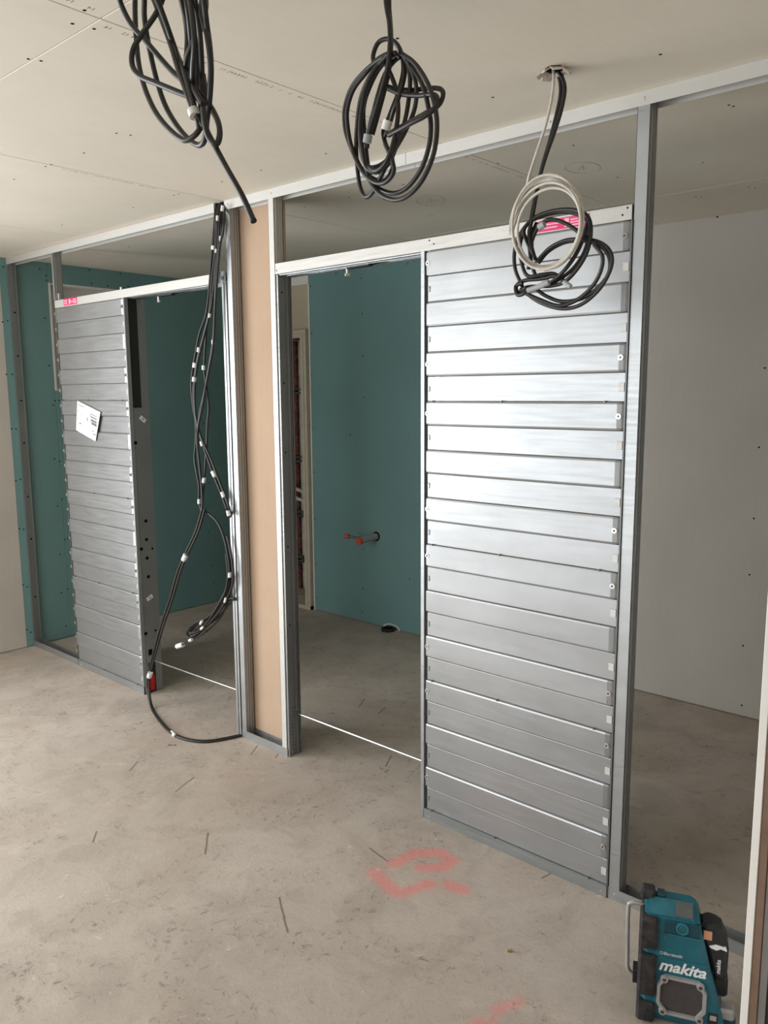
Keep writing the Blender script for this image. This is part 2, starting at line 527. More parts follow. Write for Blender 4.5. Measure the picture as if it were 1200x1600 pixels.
b1 = wall_board('teal_board', M['teal'], -.0125, 0, RY0, RY1, 0.004, RZ0, wall_left)
b2 = wall_board('teal_board', M['teal'], -.0125, 0, RY0, RY1, RZ1, H, wall_left)
b3 = wall_board('teal_board', M['teal'], -.0125, 0, RY1, 1.5, 0.004, H, wall_left)
b4 = wall_board('teal_board', M['teal'], -.0125, 0, 1.5, YB-.0135, 0.004, H, wall_left)
build(MB().box(RD, RD+.012, RY0, RY1, RZ0, RZ1), 'recess_back', M['white_edge'], wall_left, label='pale back of the high recess')
build(MB().box(RD+.012, .004, RY0, RY0+.012, RZ0, RZ1), 'recess_edge', M['white_edge'], wall_left, label='white edge board of the recess')
build(MB().box(RD+.012, 0, RY0+.012, RY1, RZ1-.012, RZ1), 'recess_head', M['white_edge'], wall_left)
build(MB().box(RD+.012, 0, RY0+.012, RY1, RZ0, RZ0+.012), 'recess_sill', M['white_edge'], wall_left)
for px, py in [(5, 417), (12, 501), (4, 503), (10, 585), (19, 585), (18, 670), (25, 670), (32, 749), (25, 751), (37, 827), (30, 826), (43, 917), (36, 914), (48, 988), (42, 984),
               (62, 420), (72, 431), (73, 438), (70, 497), (77, 571), (86, 626), (83, 633), (92, 626), (97, 780), (90, 791), (85, 717), (93, 721), (94, 866), (101, 843), (106, 841), (106, 920), (96, 926),
               (103, 978), (140, 422), (188, 428), (143, 443), (168, 447), (194, 450), (200, 447), (318, 662), (327, 755), (332, 884), (334, 912), (326, 832), (305, 595)]:
    p = atX(px, py, 0)
    bd = b0 if p.y < RY0 else (b3 if p.y > RY1 and p.y < 1.5 else (b4 if p.y >= 1.5 else (b1 if p.z < RZ0 else b2)))
    screw_dot(p, (1, 0, 0), bd, .0050)

# back wall: old plaster with a door opening, teal board, grey boards
DX0, DX1, DZ = -.15, .705, 2.06
wb = MB()
wb.box(-.4, DX0, YB+.0135, YB+.2, 0, H); wb.box(DX0, DX1, YB+.0135, YB+.2, DZ, H); wb.box(DX1, XR+.2, YB+.0135, YB+.2, 0, H)
wall_back = struct(wb, 'wall_back', M['plaster'], 'back wall of old plaster clad in teal and grey plasterboard')
t1 = wall_board('teal_board', M['teal'], .785, 2.0, YB, YB+.0125, 0.006, H, wall_back)
t2 = wall_board('teal_board', M['teal'], 2.0, 3.2, YB, YB+.0125, 0.006, H, wall_back)
g1 = wall_board('grey_board', M['grey_board'], 3.2, 4.42, YB, YB+.0125, 0.006, H, wall_back)
wall_board('grey_board', M['grey_board'], 4.42, 5.64, YB, YB+.0125, 0.006, H, wall_back)
wall_board('grey_board', M['grey_board'], 5.64, XR, YB, YB+.0125, 0.006, H, wall_back)
build(MB().box(-.0, .785, YB-.01, YB+.0135, 2.44, H), 'top_strip', M['white_edge'], wall_back)
build(MB().box(.772, .785, YB-.003, YB+.0135, .0, 2.44), 'board_edge', M['white_edge'], wall_back)
for px, py in [(525, 427), (565, 435), (637, 412), (485, 447), (566, 490), (567, 556), (568, 621), (487, 521), (487, 587), (490, 669), (491, 738), (492, 811), (494, 882), (495, 934),
               (568, 858), (567, 920), (566, 957), (547, 680), (640, 905)]:
    p = atY(px, py, YB); screw_dot(p, (0, -1, 0), t1 if p.x < 2 else t2, .005)
for px, py in [(1121, 339), (1186, 699), (1178, 810), (1171, 898), (1161, 1009), (1159, 1102), (1195, 575)]:
    p = atY(px, py, YB); screw_dot(p, (0, -1, 0), g1, .005)
dr = build(MB().box(DX1, .765, YB-.03, YB+.1, 0.0, 2.118), 'jamb', M['frame_cream']); dr.name = 'door_1'; dr['kind'] = 'structure'
dr['label'] = 'cream painted frame of the rear doorway'; BASE['door_1'] = BASE[dr.name] if dr.name in BASE else Vector(dr.location)
BASE[dr.name] = Vector(dr.location)
build(MB().box(DX0, DX1, YB-.03, YB+.1, DZ, 2.118), 'head', M['frame_cream'], dr)
build(MB().box(DX1+.028, DX1+.034, YB-.034, YB-.03, 0, 2.085), 'moulding', M['plaster'], dr)
build(MB().box(DX0, DX1+.034, YB-.034, YB-.03, 2.085, 2.091), 'moulding', M['plaster'], dr)
build(MB().box(DX0, .765, YB-.035, YB+.16, 0, .03), 'threshold', M['frame_cream'], dr)
# space behind the doorway
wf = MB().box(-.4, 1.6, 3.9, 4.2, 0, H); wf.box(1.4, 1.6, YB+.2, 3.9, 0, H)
wall_far = struct(wf, 'wall_far', M['far_room_wall'], 'bare wall of the dark room beyond the doorway')
pier = struct(MB().box(-.33, .20, 2.225, 2.45, 0, H), 'wall_pier', M['mortar'], 'old red brick pier beyond the doorway')
build(MB().box(.203, .46, 2.245, 2.45, 0, H), 'plaster_strip', M['pale_wall'], pier, label='pale plastered strip beside the old bricks')
zz = .01; row = 0
while zz < 2.42:
    for c in range(-1, 4):
        x0 = -.32+c*.215+(.1 if row % 2 else 0)+.005; x1 = min(x0+.205, .208); x0 = max(x0, -.325)
        if x1-x0 < .03: continue
        build(MB().bbox(x0, x1, 2.212+random.uniform(-.006, .004), 2.235, zz, zz+.062, .004), 'brick', M['brick'], pier)
    zz += .072; row += 1
for i, py in enumerate([611, 717, 802, 872]):
    p = atY(466, py, 2.15)
    mb = MB().box(p.x-.2, p.x+.075, 2.14, 2.18, p.z+.010, p.z+.022).box(p.x-.2, p.x+.075, 2.14, 2.18, p.z-.022, p.z-.010)
    mb.box(p.x+.064, p.x+.075, 2.135, 2.185, p.z-.030, p.z+.030)
    mb.box(p.x-.12, p.x-.09, 2.15, 2.2055, p.z-.012, p.z+.012)
    tag(build(mb, 'wall_bracket', M['dark_steel']), ['topmost', 'second from top', 'third from top', 'lowest'][i]+' dark steel bracket on the brick pier beyond the doorway', 'bracket', 'steel brackets on the brick pier')
for i, py in enumerate([766, 780]):
    p = atY(462, py, 2.10); q = atY(482, py+5, 2.10)
    tag(build(MB().prism([(p.x-.25, p.z+.045), (q.x, q.z-.012), (q.x, q.z+.012), (p.x-.25, p.z+.069)], 'y', 2.09, 2.108), 'timber_batten', M['pale_wall']),
        ['upper', 'lower'][i]+' pale batten across the dark doorway', 'batten', 'battens in the doorway')

# shell that is out of view
wfm = MB()
xs = [-.4, WIN1[0], WIN1[1], XR+.2]
wfm.box(xs[0], xs[1], YF-.3, YF, 0, H); wfm.box(xs[2], xs[3], YF-.3, YF, 0, H)
for W in (WIN1,):
    wfm.box(W[0], W[1], YF-.3, YF, 0, W[2]); wfm.box(W[0], W[1], YF-.3, YF, W[3], H)
struct(wfm, 'wall_front', M['beige'], 'beige wall with window openings behind the viewer')
struct(MB().box(XR, XR+.2, YF-.3, YB+.2, 0, H), 'wall_right', M['beige'], 'beige wall at the far right')

# ------------------------------------------------------------------ drywall framing
TH = .0012
def u_track(x0, x1, z0, up, y0=0., y1=.05, h=.04):
    """U channel lying along x; up=True -> web at the bottom"""
    mb = MB()
    if up:
        mb.box(x0, x1, y0, y1, z0, z0+TH); za, zb = z0, z0+h
    else:
        mb.box(x0, x1, y0, y1, z0+h-TH, z0+h); za, zb = z0, z0+h
    mb.box(x0, x1, y0-TH, y0, za, zb); mb.box(x0, x1, y1, y1+TH, za, zb)
    return mb


def c_stud(x0, x1, z0, z1, web='right', y0=0., y1=.05, ribs=True):
    mb = MB()
    mb.box(x0, x1, y0, y0+TH, z0, z1); mb.box(x0, x1, y1-TH, y1, z0, z1)
    if web == 'right':
        w0, w1 = x1-TH, x1; mb.box(x0, x0+TH, y0, y0+.007, z0, z1); mb.box(x0, x0+TH, y1-.007, y1, z0, z1); s = 1
    else:
        w0, w1 = x0, x0+TH; mb.box(x1-TH, x1, y0, y0+.007, z0, z1); mb.box(x1-TH, x1, y1-.007, y1, z0, z1); s = -1
    mb.box(w0, w1, y0, y1, z0, z1)
    if ribs:
        for yy in (y0+(y1-y0)*.25, y0+(y1-y0)*.5, y0+(y1-y0)*.78):
            mb.box((w1 if s > 0 else w0-.003), (w1+.003 if s > 0 else w0), yy-.003, yy+.003, z0, z1)
    return mb


def screws_on(parent, pts, nrm=(0, -1, 0), r=.004, mat='bright'):
    for p in pts:
        p = Vector(p); n = Vector(nrm)
        build(MB().cyl(p, p+n*.0018, r, 8, r*.6), 'screw', M[mat], parent, origin=p)


tk = []
xj = atY(634, 237, 0).x
for a, b, lb in ((0.002, 2.128, 'galvanised ceiling track running from the left wall to the hanging cables'),
                 (2.203, xj, 'galvanised ceiling track above the brown panel and doorway'),
                 (xj+.002, XR-.02, 'galvanised ceiling track above the wide slatted panel at right')):
    t = thing('ceiling_track', ((a+b)/2, .025, H-.04), lb, 'track', 'ceiling tracks')
    build(u_track(a, b, H-.0405, False), 'channel', M['galv_white'], t)
    tk.append(t)
screws_on(tk[2], [atY(1007, 152, -TH), atY(860, 190, -TH)])
screws_on(tk[1], [(2.23, -TH, H-.02), (2.52, -TH, H-.02)])
for a, b, lb in ((0.002, .592, 'short floor track between the left wall and the far slatted panel'),
                 (2.206, 2.534, 'short bright floor track under the brown panel'),
                 (4.117, XR-.02, 'floor track running behind the radio')):
    t = thing('floor_track', ((a+b)/2, .025, 0), lb, 'track', 'floor tracks')
    build(u_track(a, b, 0.0005, True), 'channel', M['galv'], t)
    if a > 4: screws_on(t, [(4.14, -TH, .02)])


def stud(base_x, x0, x1, z0, z1, lb, web='right', mat='galv', scr=()):
    t = thing('metal_stud', ((x0+x1)/2, .025, z0), lb, 'stud', 'vertical metal studs')
    build(c_stud(x0, x1, z0, z1, web), 'profile', M[mat], t)
    screws_on(t, scr)
    return t


s0 = stud(0, .002, .02, .003, H-.003, 'full height corner stud fixed to the left wall', 'left')
for zz in (2.17, 1.9, 1.62, 1.35, 1.0, .72, .33): screw_dot((.0035, .03, zz), (1, 0, 0), s0, .006)
s1 = stud(.6, .582, .606, 2.197, H-.003, 'short stud above the far slatted panel')
build(MB().box(.612, .624, .012, .022, 2.196, 2.235), 'bent_tab', M['galv_white'], s1)
stud(2.2, 2.206, 2.240, .003, H-.003, 'full height stud left of the brown panel beside the hanging cables', scr=[(2.222, -.0001, 1.62), (2.222, 0, .9)])
s3 = stud(2.5, 2.497, 2.5305, .003, H-.003, 'full height stud right of the brown panel', mat='galv_white')
build(MB().box(2.5345, 2.537, .018, .034, 2.196, 2.25), 'bent_tab', M['galv_white'], s3)
stud(4.1, 4.1185, 4.157, .003, H-.003, 'full height stud right of the near slatted panel', scr=[(4.14, 0, H-.025)])

bp = build(MB().bbox(2.2, 2.5315, .0525, .065, .0, H-.001, .001), 'fibreboard_panel', M['brown'])
tag(bp, 'tall narrow brown board between the two doorways', 'board')

# ------------------------------------------------------------------ pocket door frames
ZS0, ZS1, NS = .043, 2.152, 24
SH = (ZS1-ZS0)/NS


def slat_mesh(w, proud):
    """pressed steel slat; local x 0..w, z centred"""
    if proud: prof = [(.008, -.0435), (-.001, -.0435), (-.0046, -.0415), (-.0065, -.0365), (-.0065, .0365), (-.0046, .0415), (-.001, .0435), (.008, .0435)]
    else: prof = [(.008, -.0436), (.0015, -.0436), (.0008, -.042), (.0008, .042), (.0015, .0436), (.008, .0436)]
    if proud: secs = [(0, .0055, .93), (.006, .003, .97), (.02, 0, 1), (w-.02, 0, 1), (w-.006, .003, .98), (w, .0055, .95)]
    else: secs = [(0, 0, 1), (w, 0, 1)]
    mb = MB(); n = len(prof); vs = []
    for x, dy, kz in secs:
        for (y, z) in prof: vs.append((x, min(y+dy, .008), z*kz))
    fs = []
    for i in range(len(secs)-1):
        for k in range(n): fs.append([i*n+k, (i+1)*n+k, (i+1)*n+(k+1) % n, i*n+(k+1) % n])
    fs.append(list(range(n))); fs.append([(len(secs)-1)*n+k for k in range(n)][::-1])
    mb.add(vs, fs)
    return mb


def pocket_frame(px0, px1, hx0, hx1, edge_left, label, grp):
    """panel between px0 and px1, header hx0..hx1; edge_left: the opening is at the left side of the panel"""
    T = thing('pocket_door_frame', ((px0+px1)/2, .05, 0), label, 'door frame', grp)
    D = .1
    h = MB().box(hx0, hx1, -.003, -.0015, 2.152, 2.196).box(hx0, hx1, D-.0015, D, 2.152, 2.196)
    h.box(hx0, hx1, -.003, D, 2.1945, 2.196)
    hd = build(h, 'header', M['galv_white'], T)
    ox0, ox1 = (hx0, px0) if edge_left else (px1, hx1)
    r = MB().box(ox0+.01, ox1, .03, .036, 2.145, 2.160).box(ox0+.01, ox1, .064, .070, 2.145, 2.160).box(ox0+.01, ox1, .028, .072, 2.160, 2.164)
    r.box(ox0+.01, ox1, .010, .014, 2.148, 2.19).box(ox0+.01, ox1, .086, .09, 2.148, 2.19)
    build(r, 'running_rail', M['bright'], hd)
    # roller hanger
    cx = ox0+(ox1-ox0)*(.475 if edge_left else .29)
    hg = build(MB().box(cx, cx+.12, .038, .062, 2.140, 2.150), 'roller_carriage', M['black'], T)
    build(MB().cyl((cx, .045, 2.145), (cx, .045, 2.115), .006, 10).cyl((cx, .045, 2.123), (cx, .045, 2.112), .011, 6, smooth=False), 'hanger_bolt', M['bright'], hg)
    # slats
    sx0, sx1 = (px0+.019, px1-.003) if edge_left else (px0+.003, px1-.010)
    pr = None; rc = None
    for i in range(NS):
        zc = ZS1-(i+.5)*SH
        if i % 2 == 0:
            if pr is None:
                pr = build(slat_mesh(sx1-sx0, True), 'slat', M['slat'], T, origin=(0, 0, 0)); o = pr
                BASE[o.name] = Vector((sx0, 0, zc)); o.location = Vector((sx0, 0, zc))-BASE[T.name]
            else: o = dup(pr, (sx0, 0, zc), T)
            if i % 6 != 2:
                for xx in (sx0+.012, sx1-.014):
                    cl = build(MB().ring((xx, -.0055, zc), (0, -1, 0), .0042, .0085, .0028, 14), 'screw_cup', M['bright'], o)
                    if i == 0: pass
                    build(MB().cyl((xx, -.004, zc), (xx, -.0066, zc), .0042, 10, smooth=False), 'screw', M['dark_steel'], o)
        else:
            if rc is None:
                rc = build(slat_mesh(sx1-sx0-.008, False), 'slat', M['slat'], T, origin=(0, 0, 0)); o = rc
                BASE[o.name] = Vector((sx0+.008, 0, zc)); o.location = Vector((sx0+.008, 0, zc))-BASE[T.name]
            else: o = dup(rc, (sx0+.008, 0, zc), T)
            build(MB().bbox(sx1-.020, sx1-.001, -.0016, .0008, zc-.013, zc+.013, .0008), 'tab', M['galv_white'], o)
            build(MB().bbox(sx0+.009, sx0+.018, -.0016, .0008, zc-.010, zc+.010, .0008), 'tab', M['galv_dark'], o)
    for i in (6, 12, 18, 24):
        zz = ZS1-i*SH
        for fr in (.045, .43, .92):
            xx = sx0+(sx1-sx0)*fr
            build(MB().cyl((xx, -.002, zz), (xx, -.0085, zz), .0032, 8), 'rivet', M['dark_steel'], T)
    # bottom rail: flange bent forward
    b = MB().box(px0+.012, px1, -.006, .0, .0, ZS0-.003).box(px0+.012, px1, -.008, .01, ZS0-.004, ZS0-.001).box(px0+.012, px1, 0, D, 0, .0015).box(px0+.012, px1, D-.002, D, 0, .06)
    br = build(b, 'bottom_rail', M['galv_dark'] if edge_left else M['galv'], T)
    screws_on(br, [(px0+.03, -.006, .012), (px0+.04, -.006, .012), (px1-.02, -.006, .015)], r=.003)
    # back side panel of the pocket
    bkm = MB()
    for i in range(NS):
        zc = ZS1-(i+.5)*SH; bkm.box(px0+.02, px1-.01, D-.004+(.002 if i % 2 else 0), D+.002+(.002 if i % 2 else 0), zc-.0435, zc+.0435)
    build(bkm, 'rear_panel', M['galv_dark'], T)
    # upright edge profiles
    if edge_left:
        e = MB().box(px0, px0+.0155, -.006, .018, 0.001, 2.152)
        ed = build(e, 'edge_profile', M['galv'], T); screws_on(ed, [(px0+.008, -.006, z) for z in (2.08, 1.55, .62, .24, 1.82)], r=.003)
        build(MB().box(px0, px0+.0155, .082, .106, 0.001, 2.152), 'edge_profile', M['galv'], T)
        build(MB().box(px0+.0155, px0+.0205, .004, .012, 0.03, 2.150), 'gap_shade_strip', M['dark_steel'], T)  # dark strip standing in for the shade in the gap
        build(MB().box(px1-.002, px1+.001, .002, D, .0, 2.152), 'end_profile', M['galv_dark'], T)
        build(MB().box(px1-.0015, px1+.0035, -.004, .004, .0, 2.150), 'end_edge', M['dark_steel'], T)
    else:
        e = MB().box(px1-.010, px1, -.008, .014, 0.001, 2.152)
        build(e, 'edge_profile', M['galv'], T)
        build(MB().box(px1-.012, px1, .088, .112, 0.001, 2.152), 'edge_profile', M['galv_dark'], T)
        build(MB().box(px0-.001, px0+.002, -.002, D, .0, 2.152), 'end_profile', M['galv'], T)
        for k in range(NS):   # little teeth along the closed edge
            zz = ZS1-(k+.35)*SH
            build(MB().box(px0-.005, px0+.010, -.0075, -.001, zz-.010, zz+.006), 'tooth', M['galv'], T)
    return T


PR = pocket_frame(3.3265, 4.114, 2.536, 4.114, True, 'near pocket door frame with wide bright steel slats beside the radio', 'pocket door frames')
PL = pocket_frame(.598, 1.349, .598, 2.172, False, 'far pocket door frame with dull steel slats and a paper label', 'pocket door frames')

# right frame: closing jamb beside the brown panel
j = MB().box(2.534, 2.5365, .004, .080, .001, 2.150).box(2.5365, 2.543, .004, .010, .001, 2.150).box(2.5365, 2.543, .074, .080, .001, 2.150)
j.box(2.5365, 2.548, .05, .056, .001, 2.150).box(2.5365, 2.545, .062, .066, .001, 2.15)
jb = build(j, 'closing_jamb', M['galv_dark'], PR, label='dark ribbed jamb beside the brown panel')
for z in (2.08, 1.70, 1.40, .98, .62): screw_dot((2.5365, .03, z), (1, 0, 0), PR, .004)
for k in range(8): screw_dot((2.5365, .033, .03+k*.017), (1, 0, 0), PR, .0028)
rd = build(MB().cyl((2.54, .05, .200), (3.327, .05, .200), .0055, 10), 'spacer_rod', M['bright'], PR, label='thin bright spacer rod across the doorway')
build(MB().cyl((2.5365, .05, .200), (2.556, .05, .200), .010, 10), 'nut', M['dark_steel'], PR)
build(MB().box(2.5365, 2.544, .035, .065, .19, .225), 'rod_bracket', M['galv_dark'], PR)
# pink sticker on the near header
def sticker(T, pts, mat, y):
    mb = MB().quad(*pts); return mb
def flat_plate(p, u, v, wd, hg, th, n):
    """thin plate: p = lower left corner, u/v unit axes, n = outward normal"""
    mb = MB(); p = Vector(p); u = Vector(u); v = Vector(v); n = Vector(n)
    q = [p, p+u*wd, p+u*wd+v*hg, p+v*hg]
    vs = q+[a+n*th for a in q]
    mb.add(vs, [(0, 3, 2, 1), (4, 5, 6, 7), (0, 1, 5, 4), (1, 2, 6, 5), (2, 3, 7, 6), (3, 0, 4, 7)])
    return mb
X, Z, NY = Vector((1, 0, 0)), Vector((0, 0, 1)), Vector((0, -1, 0))
sp = flat_plate((3.80, -.003, 2.155), X, Z, .18, .034, .0006, NY)
st = build(sp, 'warning_sticker', M['pink'], PR, label='pink warning sticker on the header')
pm = MB()
for i, (a, b, c, d) in enumerate([(.095, .004, .015, .010), (.095, .018, .015, .012), (.115, .006, .03, .004), (.115, .014, .03, .004), (.115, .022, .025, .004), (.15, .008, .022, .018), (.02, .008, .05, .004), (.02, .018, .06, .004)]):
    q = flat_plate((3.80+a, -.0036, 2.155+b), X, Z, c, d, .0003, NY); pm.add(q.v, q.f)
build(pm, 'sticker_print', M['pink_print'], st)
# left frame: pink sticker, paper label, box plate, jamb, rod, red stop
sp = flat_plate((.705, -.003, 2.158), X, Z, .155, .036, .0006, NY)
st = build(sp, 'warning_sticker', M['pink'], PL, label='small pink sticker on the far header')
pm = MB()
for a, b, c, d in [(.01, .006, .012, .01), (.01, .02, .012, .01), (.028, .006, .012, .01), (.028, .02, .012, .01), (.06, .006, .02, .025), (.09, .012, .015, .008), (.112, .006, .012, .024), (.128, .006, .018, .010), (.13, .02, .016, .008)]:
    q = flat_plate((.705+a, -.0036, 2.158+b), X, Z, c, d, .0003, NY); pm.add(q.v, q.f)
build(pm, 'sticker_print', M['pink_print'], st)
A = atY(121, 626, -.014); B = atY(157, 644, -.014); Cc = atY(119, 672, -.014)
u = B-A; v = Cc-A
lb = MB(); n3 = Vector((0, -.0008, 0))
def onlab(s, t_, dy=0): return A+u*s+v*t_+Vector((0, dy, 0))
q = [onlab(0, 0), onlab(1, 0), onlab(.86, 1.02), onlab(0, 1)]
lb.add(q+[x+n3 for x in q], [(0, 1, 2, 3), (7, 6, 5, 4), (0, 4, 5, 1), (1, 5, 6, 2), (2, 6, 7, 3), (3, 7, 4, 0)])
lo = build(lb, 'paper_label', M['paper'], PL, label='white printed paper label stuck on askew')
def lab_rects(rs, m):
    mb = MB()
    for s, t_, ws, ht in rs:
        a, b, c, d = onlab(s, t_, -.0012), onlab(s+ws, t_, -.0012), onlab(s+ws, t_+ht, -.0012), onlab(s, t_+ht, -.0012)
        mb.quad(a, d, c, b)
    o = build(mb, 'label_print', m, lo); o['kind'] = 'stuff'
lab_rects([(.60, .20, .27, .02), (.60, .20, .015, .08), (.60, .28, .27, .035), (.62, .37, .25, .05), (.63, .44, .24, .03), (.66, .48, .22, .05),
           (.03, .30, .02, .05), (.05, .10, .25, .02), (.46, .38, .03, .12), (.22, .36, .02, .05), (.14, .68, .07, .04), (.70, .72, .06, .03), (.74, .80, .12, .03)], M['print'])
lab_rects([(.05, .02, .85, .012), (.08, .28, .32, .01), (.08, .45, .32, .01), (.08, .28, .01, .17), (.39, .28, .01, .17), (.08, .52, .3, .012), (.12, .60, .03, .05), (.3, .65, .02, .05), (.4, .40, .02, .08), (.35, .86, .4, .012)], M['print_grey'])
# pocket plate with holes
bxp = MB(); X0 = 1.3495
bxp.box(X0-.0015, X0+.001, .016, .108, .175, 1.585)
plate = build(bxp, 'pocket_plate', M['galv_dark'], PL, label='grey metal plate with round holes closing the pocket')
for px, py in [(212, 692), (228, 814), (229, 843), (221, 858), (230, 872), (232, 901), (228, 990), (238, 857), (243, 985)]:
    p = atX(px, py, X0+.001); screw_dot(p, (1, 0, 0), plate, .010 if px not in (238, 243) else .007)
p = atX(235, 1019, X0+.001); build(MB().box(X0, X0+.0018, p.y-.012, p.y+.012, p.z-.017, p.z+.017), 'square_hole', M['hole'], plate)
for px, py, rot in [(223, 655, -.7), (234, 934, .45)]:
    p = atX(px, py, X0+.0012); uu = Vector((0, math.cos(rot), math.sin(rot))); vv = Vector((0, -math.sin(rot), math.cos(rot)))
    sk = build(flat_plate(p-uu*.02-vv*.011, uu, vv, .04, .022, .0006, (1, 0, 0)), 'part_sticker', M['paper'], PL)
    mb = MB().ring(p+Vector((.0006, 0, 0)), (1, 0, 0), .004, .006, .0003, 12); mb.box(p.x+.0006, p.x+.0009, p.y+.006, p.y+.008, p.z-.006, p.z+.006)
    build(mb, 'sticker_print', M['print'], sk)
build(MB().box(X0-.004, X0, .012, .026, .0, .175).box(X0-.006, X0, .072, .106, .0, .175), 'pocket_lip', M['galv_dark'], PL)
build(MB().box(X0-.02, X0-.005, .07, .106, 1.585, 2.15), 'rear_upright', M['galv_dark'], PL)
build(MB().box(X0-.020, X0-.008, .012, .088, .004, 2.15), 'pocket_shadow_board', M['black'], PL, label='black board standing in for the shade inside the pocket')  # black board put in for the shade of the open pocket
rs = MB().prism([(.030, .01), (.066, .01), (.067, .08), (.054, .12), (.036, .12)], 'x', X0-.0079, X0-.004)
rs.prism([(.038, .03), (.058, .03), (.056, .09), (.042, .09)], 'x', X0-.004, X0-.001)
build(rs, 'door_stop', M['red'], PL, label='red plastic stop at the foot of the pocket')
jl = MB().box(2.164, 2.1665, .0, .1, .001, 2.15).box(2.1665, 2.180, -.002, .002, .001, 2.15).box(2.180, 2.186, .004, .008, .001, 2.15).box(2.186, 2.199, -.002, .002, .001, 2.15).box(2.199, 2.204, .004, .008, .001, 2.15)
build(jl, 'closing_jamb', M['galv'], PL, label='ribbed steel jamb beside the hanging cables')
build(MB().cyl((X0, .05, .19), (2.165, .05, .204), .0055, 10), 'spacer_rod', M['bright'], PL, label='thin bright spacer rod across the far doorway')
build(MB().box(2.158, 2.200, -.005, -.003, 2.146, 2.20).cyl((2.18, -.005, 2.17), (2.18, -.011, 2.17), .008, 8), 'header_bracket', M['galv_dark'], PL)
build(MB().cyl((1.32, -.001, 2.19), (1.32, -.001, 2.206), .007, 8), 'bolt', M['bright'], PL)
for xx, yy, zz in [(3.362, -.003, 2.186), (3.382, -.003, 2.172), (4.10, -.003, 2.186), (4.085, -.003, 2.168), (2.545, -.003, 2.165)]: screw_dot((xx, yy, zz), NY, PR, .003)

# ------------------------------------------------------------------ pipes on the back wall
p = atY(588, 838, YB); q = atY(567, 847, YB-.17)
t = thing('pipe_stub', (p.x, YB, p.z), 'grey pipe stub with orange cap poking out of the teal wall', 'pipe')
build(MB().cyl((p.x, YB-.0005, p.z), (p.x, YB-.002, p.z), .034, 16), 'wall_hole', M['hole'], t)
e = Vector((p.x-.012, YB-.15, p.z-.012))
build(MB().cyl((p.x, YB-.002, p.z), e, .024, 14), 'pipe', M['pipe_grey'], t)
build(MB().cyl(e, e+Vector((-.002, -.02, -.002)), .026, 14), 'cap', M['pipe_red'], t)
build(MB().cyl(e+Vector((-.02, .02, .01)), e+Vector((-.10, -.01, .02)), .009, 10), 'branch', M['dark_steel'], t)
build(MB().cyl(e+Vector((-.10, -.01, .02)), e+Vector((-.13, -.018, .022)), .016, 10), 'branch_cap', M['pipe_red'], t)
p = atZ(614, 982, 0)
t = thing('floor_drain', (p.x, YB-.06, 0), 'black drain pipe with white ring at the foot of the teal wall', 'drain')
build(MB().cyl((p.x+.01, YB-.05, 0), (p.x+.01, YB-.05, .022), .047, 20), 'pipe', M['black'], t)
build(MB().cyl((p.x+.01, YB-.05, .022), (p.x+.01, YB-.05, .0235), .036, 20), 'bore', M['hole'], t)
arc = [(p.x+r*math.cos(a), r*math.sin(a)*.48) for r, aa in ((.080, range(0, 181, 12)), (.066, range(180, -1, -12))) for a in [math.radians(v) for v in aa]]
build(MB().prism(arc, 'y', YB-.0025, YB+.001), 'cut_ring', M['white_edge'], t, label='white cut edge of the board around the drain')

# ------------------------------------------------------------------ cables
def strand(T, pts, r, name='cable', mat='cable', sub=6, n=8):
    return build(MB().tube(smooth_path(pts, sub), r, n), name, M[mat], T)


def band(T, p, d, r, L, mat='tape', name='tape_band'):
    p = Vector(p); d = Vector(d).normalized()
    return build(MB().cyl(p-d*L/2, p+d*L/2, r, 12), name, M[mat], T)


def cpath(pts, org, s, Y, amp=.02, seed=0):
    """traced outline of one loop, with its own sway in depth"""
    rnd = random.Random(seed); ph = rnd.uniform(0, 6.28); out = []
    m = len(pts)
    for i, q in enumerate(pts):
        yy = Y+amp*math.sin(ph+i*2*math.pi/max(5, m)) if len(q) == 2 else q[2]
        out.append(atY(org[0]+q[0]/s, org[1]+q[1]/s, yy))
    return out


